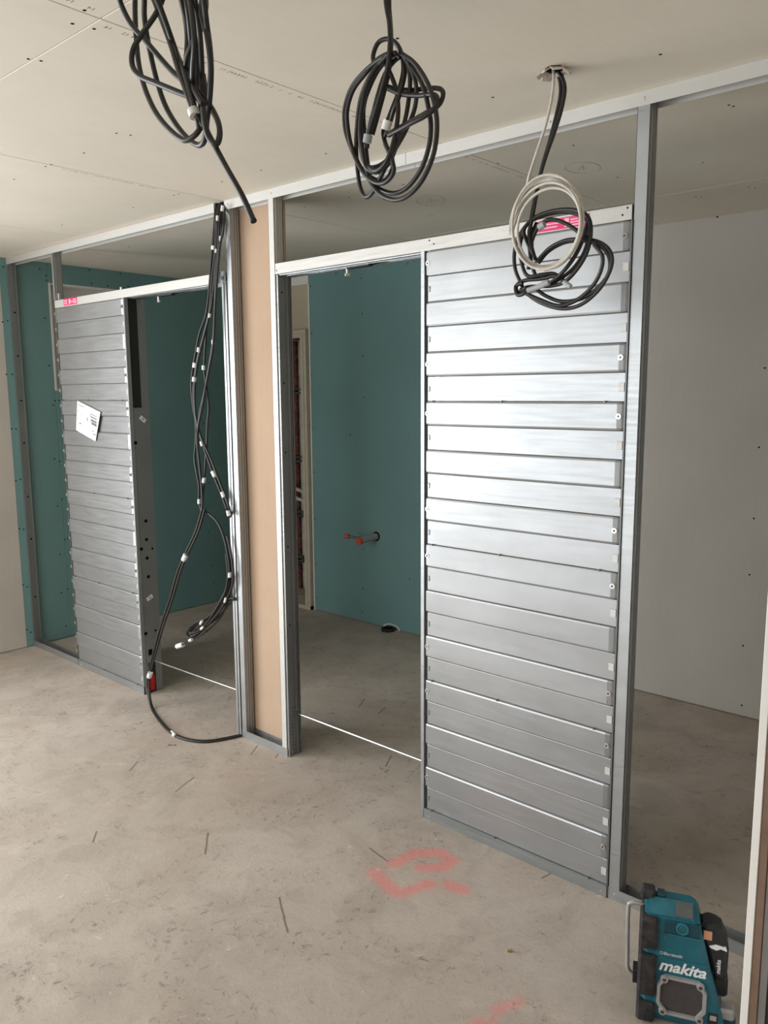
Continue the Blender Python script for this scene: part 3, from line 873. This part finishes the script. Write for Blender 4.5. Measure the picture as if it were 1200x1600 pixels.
# near coil at upper left
YA = -1.40; O1 = (140, 0); s1_ = 4.286
TA = thing('cable_coil', atY(300, 222, YA), 'large black cable coil hanging nearest, with a long loose tail', 'cable coil', 'hanging cable coils')
AS = [
 [(150, -110), (190, -40), (215, 40), (280, 165), (380, 280), (545, 470), (650, 560), (770, 660), (850, 790), (872, 890), (850, 965), (800, 925), (775, 840), (760, 720)],
 [(310, -110), (305, 0), (305, 100), (312, 250), (330, 430), (370, 590), (430, 730), (500, 830), (590, 915), (650, 938), (720, 890), (760, 800), (775, 650), (760, 500)],
 [(370, -110), (367, 0), (368, 120), (390, 270), (440, 500), (500, 690), (570, 820), (650, 920), (730, 972), (772, 930), (785, 800), (803, 660), (812, 450), (790, 250), (750, 80), (740, -110)],
 [(520, -110), (490, -10), (440, 100), (350, 230), (292, 330), (285, 430), (330, 505), (450, 558), (600, 620), (720, 670), (790, 760)],
 [(400, -110), (440, 20), (490, 150), (545, 300), (600, 480, YA-.01), (655, 630, YA-.02), (695, 740, YA-.02), (722, 800, YA-.015), (735, 860, YA)],
 [(420, -110), (470, 40), (520, 180), (580, 350), (640, 500, YA-.012), (680, 640, YA-.02), (712, 750, YA-.02), (745, 810, YA-.01), (785, 870, YA)],
 [(590, -110), (615, 0), (642, 120), (656, 250), (650, 400), (652, 500), (700, 600), (760, 700)],
 [(650, -110), (670, 0), (690, 130), (702, 300), (692, 450), (694, 560), (730, 660)],
 [(760, -110), (778, 0), (772, 80), (740, 200), (685, 300), (650, 390), (652, 480), (700, 570), (750, 640)],
 [(690, -110), (705, 0), (722, 100), (740, 250), (750, 420), (755, 600), (758, 720)],
 [(750, -110), (765, 0), (782, 150), (806, 330), (812, 480), (800, 620), (780, 760), (765, 860)],
 [(670, -110), (690, 0), (710, 170), (722, 330), (724, 480), (730, 620)],
 [(640, -110), (650, 10), (668, 150), (680, 300), (672, 420), (675, 540)]]
for i, q in enumerate(AS):
    q = [(523+18*math.sin(i*2.1), -330+12*math.cos(i*1.7))]+q
    if i == 2: q = q+[(540, -330)]
    strand(TA, cpath(q, O1, s1_, YA+.006*((i*5) % 7-3), .022, i), .0052)
_hk = atY(140+523/s1_, -330/s1_, YA)
strand(TA, [_hk+Vector((.004, 0, -.03)), _hk, Vector((_hk.x+.003, YA, H-.03)), Vector((_hk.x, YA, H+.002))], .0052)
strand(TA, [_hk+Vector((-.008, .01, -.03)), _hk+Vector((-.01, .01, 0)), Vector((_hk.x-.01, YA+.01, H-.03)), Vector((_hk.x-.008, YA+.01, H+.002))], .0052)
strand(TA, cpath([(745, 700), (780, 860), (840, 980), (920, 1130), (1000, 1270), (1050, 1370), (1097, 1478)], O1, s1_, YA-.01, .01, 40), .0052, 'loose_tail')
band(TA, atY(140+702/s1_, 757/s1_, YA-.02), atY(140+715/s1_, 800/s1_, YA-.02)-atY(140+690/s1_, 730/s1_, YA-.02), .0108, .013)
band(TA, atY(140+1097/s1_, 1477/s1_, YA-.01), atY(140+1097/s1_, 1478/s1_, YA)-atY(140+1050/s1_, 1370/s1_, YA), .0056, .004, 'black', 'cut_end')

# middle coil
YM = -.92; O2 = (500, 0); s2_ = 4.704
TB = thing('cable_coil', atY(608, 312, YM), 'black cable coil hanging in the middle, knotted near its top', 'cable coil', 'hanging cable coils')
BS = [
 [(470, -170), (478, -60), (490, 60), (508, 160), (515, 270), (512, 350), (500, 480), (460, 640), (410, 810), (360, 980), (345, 1090)],
 [(510, -170), (508, -60), (508, 60), (516, 160), (522, 270), (520, 360), (512, 480), (480, 640), (430, 830), (385, 990)],
 [(395, 480), (392, 400), (430, 312), (500, 286), (560, 320), (600, 400), (612, 520), (575, 680), (530, 800), (492, 900), (465, 975), (490, 1080), (530, 1160), (528, 1250), (480, 1325), (400, 1318), (310, 1245), (232, 1080), (200, 900), (205, 780), (250, 650), (335, 540), (420, 440), (520, 390), (590, 420)],
 [(560, 385), (470, 440), (400, 520), (340, 640), (310, 780), (295, 950), (310, 1100), (340, 1230), (420, 1265), (500, 1210), (560, 1080), (615, 920), (645, 780), (662, 620), (650, 480), (610, 400)],
 [(590, 380), (680, 500), (755, 630), (795, 780), (815, 920), (800, 1080), (740, 1250), (640, 1380), (540, 1420), (440, 1390), (380, 1330), (350, 1200), (330, 1000), (320, 800), (370, 620), (450, 480), (540, 400)],
 [(600, 395), (700, 470), (790, 610), (840, 760), (860, 930), (835, 1130), (760, 1310), (660, 1430), (560, 1470), (460, 1440), (390, 1370), (355, 1290), (300, 1080), (300, 860), (345, 690), (430, 510), (540, 395)],
 [(480, 630), (560, 655), (680, 663), (800, 648), (885, 655), (905, 700), (870, 775), (780, 830), (690, 880), (600, 930), (500, 985)],
 [(500, 650), (600, 692), (720, 702), (830, 695), (862, 725), (840, 800), (760, 860), (680, 900), (600, 945), (505, 995)],
 [(600, 930), (550, 1080), (470, 1250), (390, 1410), (330, 1445), (290, 1350), (268, 1150), (270, 950), (300, 720), (380, 540), (500, 400)],
 [(560, 390), (450, 470), (380, 580), (330, 700), (300, 850), (292, 1000), (320, 1180), (370, 1230), (450, 1210), (530, 1130), (640, 940), (700, 780), (705, 620), (650, 450)],
 [(560, 390), (450, 430), (330, 525), (235, 640), (185, 780), (180, 900), (200, 1010), (260, 1160), (320, 1270), (400, 1340), (480, 1340), (540, 1265), (525, 1165), (480, 1060)],
 [(600, 400), (625, 520), (590, 680), (545, 800), (515, 900), (480, 1000)],
 [(540, 395), (490, 470), (525, 560), (560, 660), (575, 800), (560, 950), (530, 1080), (480, 1200), (410, 1255), (350, 1220)],
 [(600, 410), (545, 450), (480, 540), (430, 680), (390, 830), (355, 960), (335, 1090)]]
for i, q in enumerate(BS):
    strand(TB, cpath(q, O2, s2_, YM+.005*((i*3) % 7-3), .016 if i > 1 else .006, 60+i), .0051)
def bandpx(T, O, s, a, b, Y, r, mat='tape', name='tape_band'):
    p = atY(O[0]+a[0]/s, O[1]+a[1]/s, Y); q = atY(O[0]+b[0]/s, O[1]+b[1]/s, Y)
    return build(MB().cyl(p, q, r, 12), name, M[mat], T)
bandpx(TB, O2, s2_, (500, 885), (480, 955), YM-.03, .0098)
bandpx(TB, O2, s2_, (355, 990), (345, 1050), YM-.03, .0095, 'tape_grey')

# right coils below the ceiling hole
hp = atZ(866, 108, H)
YC = hp.y; O3 = (760, 80); s3_ = 3.81
TH_ = thing('ceiling_opening', (hp.x, hp.y, H), 'ragged broken hole in the ceiling board where cables come out', 'hole')
rnd = random.Random(4); pts = []
for i in range(14):
    an = 2*math.pi*i/14; pts.append((hp.x+.030*rnd.uniform(.7, 1.15)*math.cos(an), hp.y+.026*rnd.uniform(.7, 1.15)*math.sin(an)))
build(MB().prism(pts, 'z', H-.001, H+.003), 'opening', M['hole'], TH_)
for i, (an, ln, wd) in enumerate([(2.6, .035, .03), (3.6, .04, .028), (4.4, .03, .02), (.4, .035, .022), (5.4, .028, .026), (1.5, .02, .03)]):
    c = Vector((hp.x+.024*math.cos(an), hp.y+.022*math.sin(an), H-.001)); d = Vector((math.cos(an), math.sin(an), 0)); s = Vector((-d.y, d.x, 0))
    ln *= .62; wd *= 1.25; tip = c+d*ln*.8+Vector((0, 0, -ln*.6))
    q = [c-s*wd/2, c+s*wd/2, tip+s*wd*.35+d*.004, tip-s*wd*.3]
    up = Vector((0, 0, .003)); vs = q+[x-up-d*.002 for x in q]
    build(MB().add(vs, [(0, 1, 2, 3), (7, 6, 5, 4), (0, 4, 5, 1), (1, 5, 6, 2), (2, 6, 7, 3), (3, 7, 4, 0)]), 'torn_flap', M['torn'], TH_)
TW = thing('cable_coil', atY(760+350/s3_, 80+1310/s3_, YC), 'white cable wound in a round coil below the ceiling hole', 'cable coil', 'hanging cable coils')
wp = [(385, 60), (398, 120), (400, 180), (385, 300), (350, 450), (300, 600), (255, 740), (235, 820)]
cxw, cyw = 362, 1012
k0 = len(wp)
GS = [.97, .80, .90, 1.0, .85, .94, 1.0]; GX = [-6, 10, -4, 8, -10, 2, 0]
for i in range(82):
    an = math.radians(195)-i*2*math.pi/14.0; kt = i/14.0; k = int(kt); fr = kt-k; fr = fr*fr*(3-2*fr)
    g = GS[k]+(GS[k+1]-GS[k])*fr; gx = GX[k]+(GX[k+1]-GX[k])*fr
    rx, ry = 216*(g*.7+.3), 288*g
    wp.append((cxw+gx+rx*math.cos(an)+24*math.sin(an), cyw+(1-g)*190-ry*math.sin(an)+5*math.sin(i*.8), YC-.014+.013*math.sin(i*.27)))
strand(TW, cpath(wp[:k0], O3, s3_, YC-.004, .004, 3)+cpath(wp[k0:], O3, s3_, YC, 0, 3), .0040, mat='cable_white', sub=5)
TK = thing('cable_coil', atY(760+520/s3_, 80+1540/s3_, YC), 'black cables looped under the white coil and taped at the ends', 'cable coil', 'hanging cable coils')
CS = [
 [(400, 60), (430, 120), (458, 175), (466, 240), (445, 350), (405, 480), (362, 600), (325, 720), (298, 850), (272, 1000), (255, 1100), (290, 1240)],
 [(395, 60), (420, 125), (440, 185), (440, 270), (412, 400), (375, 540), (335, 680), (308, 800), (285, 900), (262, 1040), (270, 1160), (250, 1300)],
 [(300, 1250), (240, 1130), (225, 1060), (290, 990), (400, 950), (520, 945), (600, 980), (622, 1070), (600, 1190), (545, 1290), (470, 1370), (400, 1395), (330, 1400), (240, 1405), (190, 1440), (180, 1395), (230, 1365), (330, 1355), (420, 1340), (495, 1400)],
 [(200, 1420), (240, 1430), (330, 1400), (430, 1360), (520, 1290), (585, 1190), (608, 1080), (590, 1000), (500, 960), (390, 965), (270, 1010), (200, 1090), (168, 1190), (170, 1290), (200, 1370), (240, 1440), (330, 1500), (450, 1532), (560, 1510), (660, 1430), (725, 1330), (748, 1240), (720, 1170), (650, 1130), (560, 1125), (460, 1140), (370, 1190), (310, 1260)],
 [(310, 1240), (380, 1170), (480, 1125), (590, 1128), (680, 1160), (732, 1230), (725, 1330), (650, 1420), (560, 1475), (450, 1490), (360, 1460), (300, 1420)],
 [(640, 1150), (690, 1220), (680, 1310), (630, 1400), (540, 1480), (430, 1515), (320, 1480), (230, 1440)],
 [(225, 1060), (200, 1160), (215, 1280), (250, 1340), (330, 1330), (400, 1325), (450, 1360)],
 [(250, 1420), (300, 1405), (370, 1385), (450, 1320), (520, 1230), (570, 1130), (605, 1010)],
 [(300, 1020), (260, 1120), (265, 1250), (290, 1330)],
 [(255, 1180), (290, 1080), (335, 1020), (400, 1003), (480, 1030), (560, 1085), (620, 1130)],
 [(215, 1380), (175, 1400), (185, 1450), (225, 1440), (240, 1400)]]
for i, q in enumerate(CS):
    strand(TK, cpath(q, O3, s3_, YC+.027+.004*((i*3) % 5-2), .01 if i > 1 else .004, 90+i), .0056)
bandpx(TK, O3, s3_, (245, 1425), (345, 1390), YC-.002, .0075, 'tape_grey', 'grey_end')
bandpx(TK, O3, s3_, (335, 1390), (372, 1375), YC-.002, .0082, 'tape_grey')
bandpx(TK, O3, s3_, (312, 1050), (345, 1030), YC+.0, .0095, 'tape_grey')
bandpx(TK, O3, s3_, (460, 1372), (502, 1402), YC, .0066, 'tape_grey', 'grey_end')

# bundle running down beside the far doorway
TD = thing('cable_bundle', atY(320, 1159, -.05), 'bundle of long black cables with white markers running from ceiling to floor', 'cable bundle')
RD_ = .0064
def dpath(pts, Y0=-.02): return [atY(q[0], q[1], q[2] if len(q) > 2 else Y0) for q in pts]
DS = [
 [(338, 316, .01), (336, 335), (335, 350), (332, 388), (329, 425), (326, 463), (321, 495), (312, 520), (306, 550), (301, 580), (299, 605), (302, 637), (306, 660), (306, 690), (304, 715), (307, 737), (311, 760), (311, 785), (315, 797)],
 [(342, 316, .02), (338, 340), (337, 360), (335, 400), (331, 440), (328, 480), (322, 510), (314, 540), (308, 565), (304, 590), (302, 615), (305, 645), (309, 672), (314, 684), (318, 698), (326, 720), (335, 745), (345, 770), (355, 797), (359, 812, .01), (361, 835, .03)],
 [(346, 316, .01), (343, 350), (341, 390), (337, 430), (336, 470), (335, 500), (333, 530), (328, 565), (322, 600), (316, 635), (310, 665), (308, 690), (311, 720), (314, 750), (316, 775), (316, 797)],
 [(349, 316, .02), (347, 340), (346, 365), (343, 378), (341, 400), (337, 440), (332, 470), (324, 500), (321, 537), (319, 575), (322, 600), (326, 637), (324, 662), (323, 690), (321, 723), (319, 750), (317, 771), (315, 797)],
 [(344, 316, .02), (340, 340), (339, 370), (336, 420), (333, 455), (330, 480), (324, 505), (316, 535), (310, 560), (306, 585), (304, 612), (305, 640), (307, 655), (310, 670), (317, 690), (329, 716), (339, 742), (349, 768), (358, 793), (361, 812, .01)],
 [(351, 316, .01), (350, 345), (348, 365), (345, 376), (343, 390), (340, 420), (338, 450), (336, 480), (335, 505), (333, 540), (326, 580), (318, 620), (313, 640), (309, 670)]]
YD = -.015
for i, q in enumerate(DS): strand(TD, dpath(q, YD-.008*(i % 3)), RD_*.9, sub=4)
# two cables swinging to the floor
def floor_run(off, r):
    top = [(316+off, 795), (305+off, 832), (287+off, 870), (277+off, 895), (265+off, 937), (252+off, 975), (240+off*.8, 1020), (232+off*.6, 1055)]
    P = [atY(x, y, -.03-.035*i/7) for i, (x, y) in enumerate(top)]
    P.append(atY(231+off*.5, 1078, -.07))
    for x, y in [(237, 1107), (252, 1130), (270, 1147), (292, 1156), (320, 1159), (350, 1155), (377, 1149)]:
        P.append(atZ(x+off*.3, y-off*.3, r+.0005+(abs(off)*.0)))
    return P
strand(TD, floor_run(0, RD_), RD_*.95, sub=5); strand(TD, floor_run(4.2, RD_), RD_*.95, sub=5)
# branch curling into a small coil at the stud
def loop(o, yo, pts): return dpath([(x+o[0], y+o[1], YD+yo) for x, y in pts])
LP = [(318, 797), (330, 806), (341, 818), (350, 840), (356, 868), (359, 897), (357, 920), (348, 940), (337, 958), (322, 975), (312, 984), (303, 992), (295, 996), (292, 990), (297, 980), (306, 973), (316, 969), (330, 960), (345, 945), (356, 936), (366, 935)]
strand(TD, loop((0, 0), 0, LP), RD_*.9, sub=4)
strand(TD, loop((-3, -3), .006, LP[4:13]), RD_*.85, sub=4)
strand(TD, loop((5, -2), -.006, LP[3:14]), RD_*.85, sub=4)
strand(TD, loop((3, 2), .012, LP[4:]), RD_*.8, sub=4)
strand(TD, loop((1, 0), .02, [(361, 830), (361, 870), (359, 900), (358, 925), (351, 950), (341, 968), (325, 984), (308, 995), (298, 998), (294, 992), (298, 985), (310, 979), (330, 972), (346, 958), (356, 945), (366, 939)]), RD_*.8, sub=4)
strand(TD, loop((0, 0), -.012, [(357, 900), (352, 925), (343, 942), (331, 962), (319, 978), (309, 986), (301, 989), (296, 988)]), RD_*.75, sub=4)
strand(TD, loop((0, 0), .0, [(322, 986), (310, 994), (300, 1000), (290, 1005), (283, 1008)]), RD_*.7, sub=4)
e0 = atY(286, 1007, YD); e1 = atY(277, 1010, YD)
build(MB().cyl(e0, e1, .013, 12), 'cable_plug', M['tape'], TD, label='white plug at the loose cable end')
build(MB().cyl(e1, e1+(e1-e0).normalized()*.012, .008, 10), 'plug_tip', M['pipe_grey'], TD)
for a, b, k in [((340, 337), (340, 345), 1), ((348, 321), (347, 330), 1), ((345, 369), (345, 377), 1), ((332.5, 384), (332, 390), 1), ((334, 384), (333, 390), 1), ((338, 389), (337, 395), .8),
             ((328, 490), (327, 496), .9), ((333, 531), (333, 538), 1.1), ((311, 543), (310, 550), 1.2), ((305, 567), (304, 574), 1.6), ((318, 571), (318, 578), 1.2), ((304, 589), (303, 596), 1.4),
             ((314, 690), (316, 697), 1.0), ((332, 737), (336, 745), 1.4), ((347, 769), (350, 777), 1.3), ((356, 798), (358, 806), 1.3), ((319, 747), (318, 754), 1.2), ((311, 780), (311, 787), 1.1),
             ((359, 895), (359, 902), 1.2), ((353, 934), (351, 941), .8), ((316, 970), (313, 975), .9), ((318, 979), (314, 983), .9), ((300, 999), (296, 1001), 1.1)]:
    p = atY(*a, YD-.014); q = atY(*b, YD-.014); build(MB().cyl(p, q, .0072*k, 12), 'tape_band', M['tape'], TD)
p = atY(291, 866, -.041); q = atY(287, 875, -.041); build(MB().cyl(p, q, .0135, 12), 'tape_band', M['tape'], TD)
p = atY(235, 1051, -.072); q = atY(233, 1058, -.072); build(MB().cyl(p, q, .0135, 12), 'tape_band', M['tape'], TD)
p = atZ(268, 1144, .006); q = atZ(274, 1150, .006); build(MB().cyl(p, q, .009, 12), 'tape_band', M['tape'], TD)

# ------------------------------------------------------------------ radio
RB = atZ(1000, 1592, 0); RYAW = math.radians(22.6)
ux = Vector((math.cos(RYAW), math.sin(RYAW), 0)); uy = Vector((-math.sin(RYAW), math.cos(RYAW), 0)); uz = Vector((0, 0, 1))
TR = thing('jobsite_radio', RB+ux*.1+uy*.08, 'teal jobsite radio with black bumpers standing on the floor', 'radio')
def L(x, y, z): return RB+ux*x+uy*y+uz*z
def loc(mb):
    mb.v = [tuple(L(*p)) for p in mb.v]; return mb
def rad(mb, name, mat, par=None, label=None): return build(loc(mb), name, M[mat], par or TR, label=label)
def hull(secs):
    """stack of rectangular sections (z, x0, x1, y0, y1) with cut corners"""
    mb = MB(); vs = []; c = .012
    for z, x0, x1, y0, y1 in secs:
        vs += [(x0+c, y0, z), (x1-c, y0, z), (x1, y0+c, z), (x1, y1-c, z), (x1-c, y1, z), (x0+c, y1, z), (x0, y1-c, z), (x0, y0+c, z)]
    fs = [list(range(8))[::-1]]
    for i in range(len(secs)-1):
        for k in range(8): fs.append([i*8+k, i*8+(k+1) % 8, (i+1)*8+(k+1) % 8, (i+1)*8+k])
    fs.append([(len(secs)-1)*8+k for k in range(8)])
    return mb.add(vs, fs)
body = rad(hull([(.004, .004, .208, .012, .146), (.03, -.002, .206, 0, .150), (.155, -.002, .172, 0, .140), (.22, -.002, .156, 0, .130), (.305, 0, .134, .003, .104), (.322, .002, .126, .062, .094)]), 'body', 'radio')
# left column of rubber bumpers with teal bands between
for z0, z1 in ((.004, .060), (.078, .198), (.212, .304)):
    bmp = rad(MB().bbox(-.012, .035, -.014, .05, z0, z1, .007), 'bumper', 'rubber')
    rad(MB().bbox(.006, .027, -.0165, -.010, z0+.010, z0+.030, .0015), 'bumper_lug', 'black', bmp)
    rad(MB().bbox(-.010, .034, .09, .14, z0, min(z1, .26), .007), 'bumper', 'rubber')
rad(MB().bbox(-.012, .024, .05, .088, .312, .343, .006), 'top_bumper', 'rubber')
rad(MB().bbox(.026, .050, .06, .092, .316, .331, .004), 'top_rib', 'radio_dark')
# slanted control panel and display
def slant(x0, x1, t0, t1, h):
    a = Vector((0, .003, .305)); b = Vector((0, .062, .322)); d = b-a; n = Vector((0, -d.z, d.y)).normalized()
    mb = MB(); vs = []
    for hh in (-.002, h):
        for (x, t) in ((x0, t0), (x1, t0), (x1, t1), (x0, t1)):
            p = a+d*t+n*hh; vs.append((x, p.y, p.z))
    return mb.add(vs, [(0, 3, 2, 1), (4, 5, 6, 7), (0, 1, 5, 4), (1, 2, 6, 5), (2, 3, 7, 6), (3, 0, 4, 7)])
tp = rad(slant(.010, .122, .06, .95, .003), 'control_panel', 'radio_top')
rad(slant(.076, .118, .10, .88, .0055), 'display', 'screen', tp, 'small grey display window')
# recessed dial panel and rims on the front
dp_ = rad(MB().bbox(.052, .138, -.0015, .012, .266, .300, .0012), 'dial_panel', 'radio_dark')
c = L(.093, -.001, .286)
build(MB().ring(c, -uy, .0115, .0155, .005, 22), 'dial_ring', M['radio_top'], dp_)
build(MB().cyl(c, c-uy*.003, .011, 18), 'dial_emblem', M['radio'], dp_)
build(MB().tube([c-uy*.0035+ux*.006*math.cos(a)+uz*.006*math.sin(a) for a in [math.radians(v) for v in range(40, 330, 24)]], .0012, 5), 'dial_mark', M['radio_top'], dp_)
rad(MB().box(.052, .143, -.003, .002, .2625, .2648), 'panel_rim', 'radio_top')
rad(MB().box(.052, .0545, -.003, .002, .252, .2648), 'panel_rim', 'radio_top')
rad(MB().box(.038, .160, -.002, .002, .1915, .1937), 'panel_rim', 'radio_top')
def text(s, x, z, size, mat, name, par, shear=0., bold=0., rot=None, origin=None, ext=.0004):
    cu = bpy.data.curves.new(name, 'FONT'); cu.body = s; cu.size = size; cu.shear = shear; cu.extrude = ext; cu.offset = bold
    o = bpy.data.objects.new(name+'_tmp', cu); COL.objects.link(o)
    dg = bpy.context.evaluated_depsgraph_get(); me = bpy.data.meshes.new_from_object(o.evaluated_get(dg))
    mb = MB(); a, b, n = rot or (ux, uz, -uy); og = origin or L(x, -.0012, z)
    mb.add([og+a*v.co.x+b*v.co.y+n*v.co.z for v in me.vertices], [list(p.vertices) for p in me.polygons])
    bpy.data.objects.remove(o); bpy.data.meshes.remove(me); bpy.data.curves.remove(cu)
    return build(mb, name, M[mat], par)
text('makita', .040, .158, .043, 'logo', 'brand_lettering', TR, .3, .0011)
text('Bluetooth', .051, .2025, .0115, 'print_grey', 'bluetooth_lettering', TR, 0, .0003)
build(MB().ring(L(.0455, -.0005, .206), -uy, .0030, .0044, .0008, 14), 'bluetooth_mark', M['print_grey'], TR)
# loudspeaker: octagonal silver frame with four screws, dark grille
ox, oz, ow, oh = .099, .092, .062, .056
def octo(k): return [(ox-ow*k, oz-oh*.50*k), (ox-ow*.70*k, oz-oh*k), (ox+ow*.70*k, oz-oh*k), (ox+ow*k, oz-oh*.50*k), (ox+ow*k, oz+oh*.46*k), (ox+ow*.70*k, oz+oh*k), (ox-ow*.70*k, oz+oh*k), (ox-ow*k, oz+oh*.46*k)]
a, b = octo(1), octo(.82)
mb = MB(); vs = [(x, 0.001, z) for x, z in a]+[(x, -.009, z) for x, z in octo(.97)]+[(x, -.009, z) for x, z in octo(.86)]+[(x, -.001, z) for x, z in b]
fs = []
for r_ in range(3):
    for k in range(8): fs.append([r_*8+k, r_*8+(k+1) % 8, (r_+1)*8+(k+1) % 8, (r_+1)*8+k])
mb.add(vs, fs)
sf = rad(mb, 'speaker_frame', 'silver')
rad(MB().prism([(x, z) for x, z in octo(.84)], 'y', -.002, .002), 'speaker_grille', 'grille')
for sx_, sz_ in ((-.70, .84), (.72, .82), (-.72, -.82), (.74, -.86)):
    c = L(ox+ow*sx_, -.006, oz+oh*sz_)
    bo = build(MB().cyl(c, c-uy*.008, .0105, 12, .0088), 'frame_boss', M['silver'], sf)
    build(MB().cyl(c-uy*.008, c-uy*.0086, .005, 10), 'boss_screw', M['grille'], sf)
rad(MB().bbox(.166, .190, -.003, .01, .020, .064, .002), 'socket_cover', 'black')
rad(MB().bbox(.170, .186, -.005, -.003, .046, .060, .001), 'socket_rim', 'silver')
# battery on the right flank
bat = rad(hull([(.150, .176, .204, .026, .085), (.160, .170, .208, .020, .09), (.232, .152, .209, .018, .09), (.250, .144, .206, .014, .09), (.285, .139, .190, .018, .088), (.293, .145, .176, .028, .08)]), 'battery', 'black', None, 'black battery pack on the side')
rad(MB().bbox(.145, .166, .0125, .020, .258, .281, .001), 'battery_sticker', 'orange', bat)
rad(MB().prism([(.160, .242), (.176, .250), (.200, .246), (.203, .236), (.188, .240), (.178, .234), (.164, .238)], 'y', .0125, .02), 'scuffed_edge', 'logo', bat, 'pale scuffed edge of the battery')
rot = (uz, -ux, -uy)
text('makita', 0, 0, .015, 'logo', 'battery_lettering', bat, .2, .0002, rot, L(.190, .0172, .166))
# side foot and lower bumper
rad(MB().bbox(.176, .214, .045, .11, .078, .135, .008), 'side_bumper', 'rubber')
rad(MB().bbox(.196, .236, .03, .09, .0, .034, .006), 'foot', 'radio_dark')
rad(MB().bbox(.192, .232, .024, .06, .030, .062, .006), 'foot_guard', 'silver')
# tubular guard bar at the left
gb = [(.0, .05, .296), (-.020, .05, .300), (-.036, .05, .297), (-.042, .05, .283), (-.041, .05, .20), (-.039, .05, .13), (-.038, .05, .108), (-.030, .05, .094), (-.014, .05, .090), (.004, .05, .090)]
build(MB().tube(smooth_path([L(*q) for q in gb], 5), .0055, 10), 'guard_bar', M['silver'], TR, label='grey tubular guard bar')
for k in range(4): rad(MB().bbox(-.024, -.010, .02, .06, .086+k*.0105, .092+k*.0105, .0015), 'side_fin', 'rubber')

# ------------------------------------------------------------------ upright boards at the right edge
xb = atY(1158, 1560, -.6).x
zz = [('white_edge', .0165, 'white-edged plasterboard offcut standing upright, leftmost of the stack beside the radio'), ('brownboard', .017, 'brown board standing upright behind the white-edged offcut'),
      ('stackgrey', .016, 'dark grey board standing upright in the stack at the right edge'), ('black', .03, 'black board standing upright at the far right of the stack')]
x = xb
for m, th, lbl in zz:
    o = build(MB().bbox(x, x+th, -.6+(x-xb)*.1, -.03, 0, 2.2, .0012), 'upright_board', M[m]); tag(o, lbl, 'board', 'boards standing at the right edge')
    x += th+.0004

# ------------------------------------------------------------------ small litter on the floor
p = atZ(268, 1164, .003)
t = thing('drywall_screw', (p.x, p.y, 0), 'black drywall screw lying on the floor near the cable', 'screw')
build(MB().cyl(p-RGT*.016, p+RGT*.014, .0018, 8, .0006), 'shank', M['black'], t)
build(MB().cyl(p+RGT*.014, p+RGT*.017, .0018, 8, .0040), 'head', M['black'], t)
p = atZ(796, 1485, .004)
t = thing('brass_fitting', (p.x, p.y, 0), 'tiny brass fitting lying on the floor before the radio', 'fitting')
build(MB().cyl(p-RGT*.006, p+RGT*.004, .004, 10), 'sleeve', M['brass'], t)
build(MB().cyl(p+RGT*.004, p+RGT*.008, .005, 6, smooth=False), 'collar', M['brass'], t)
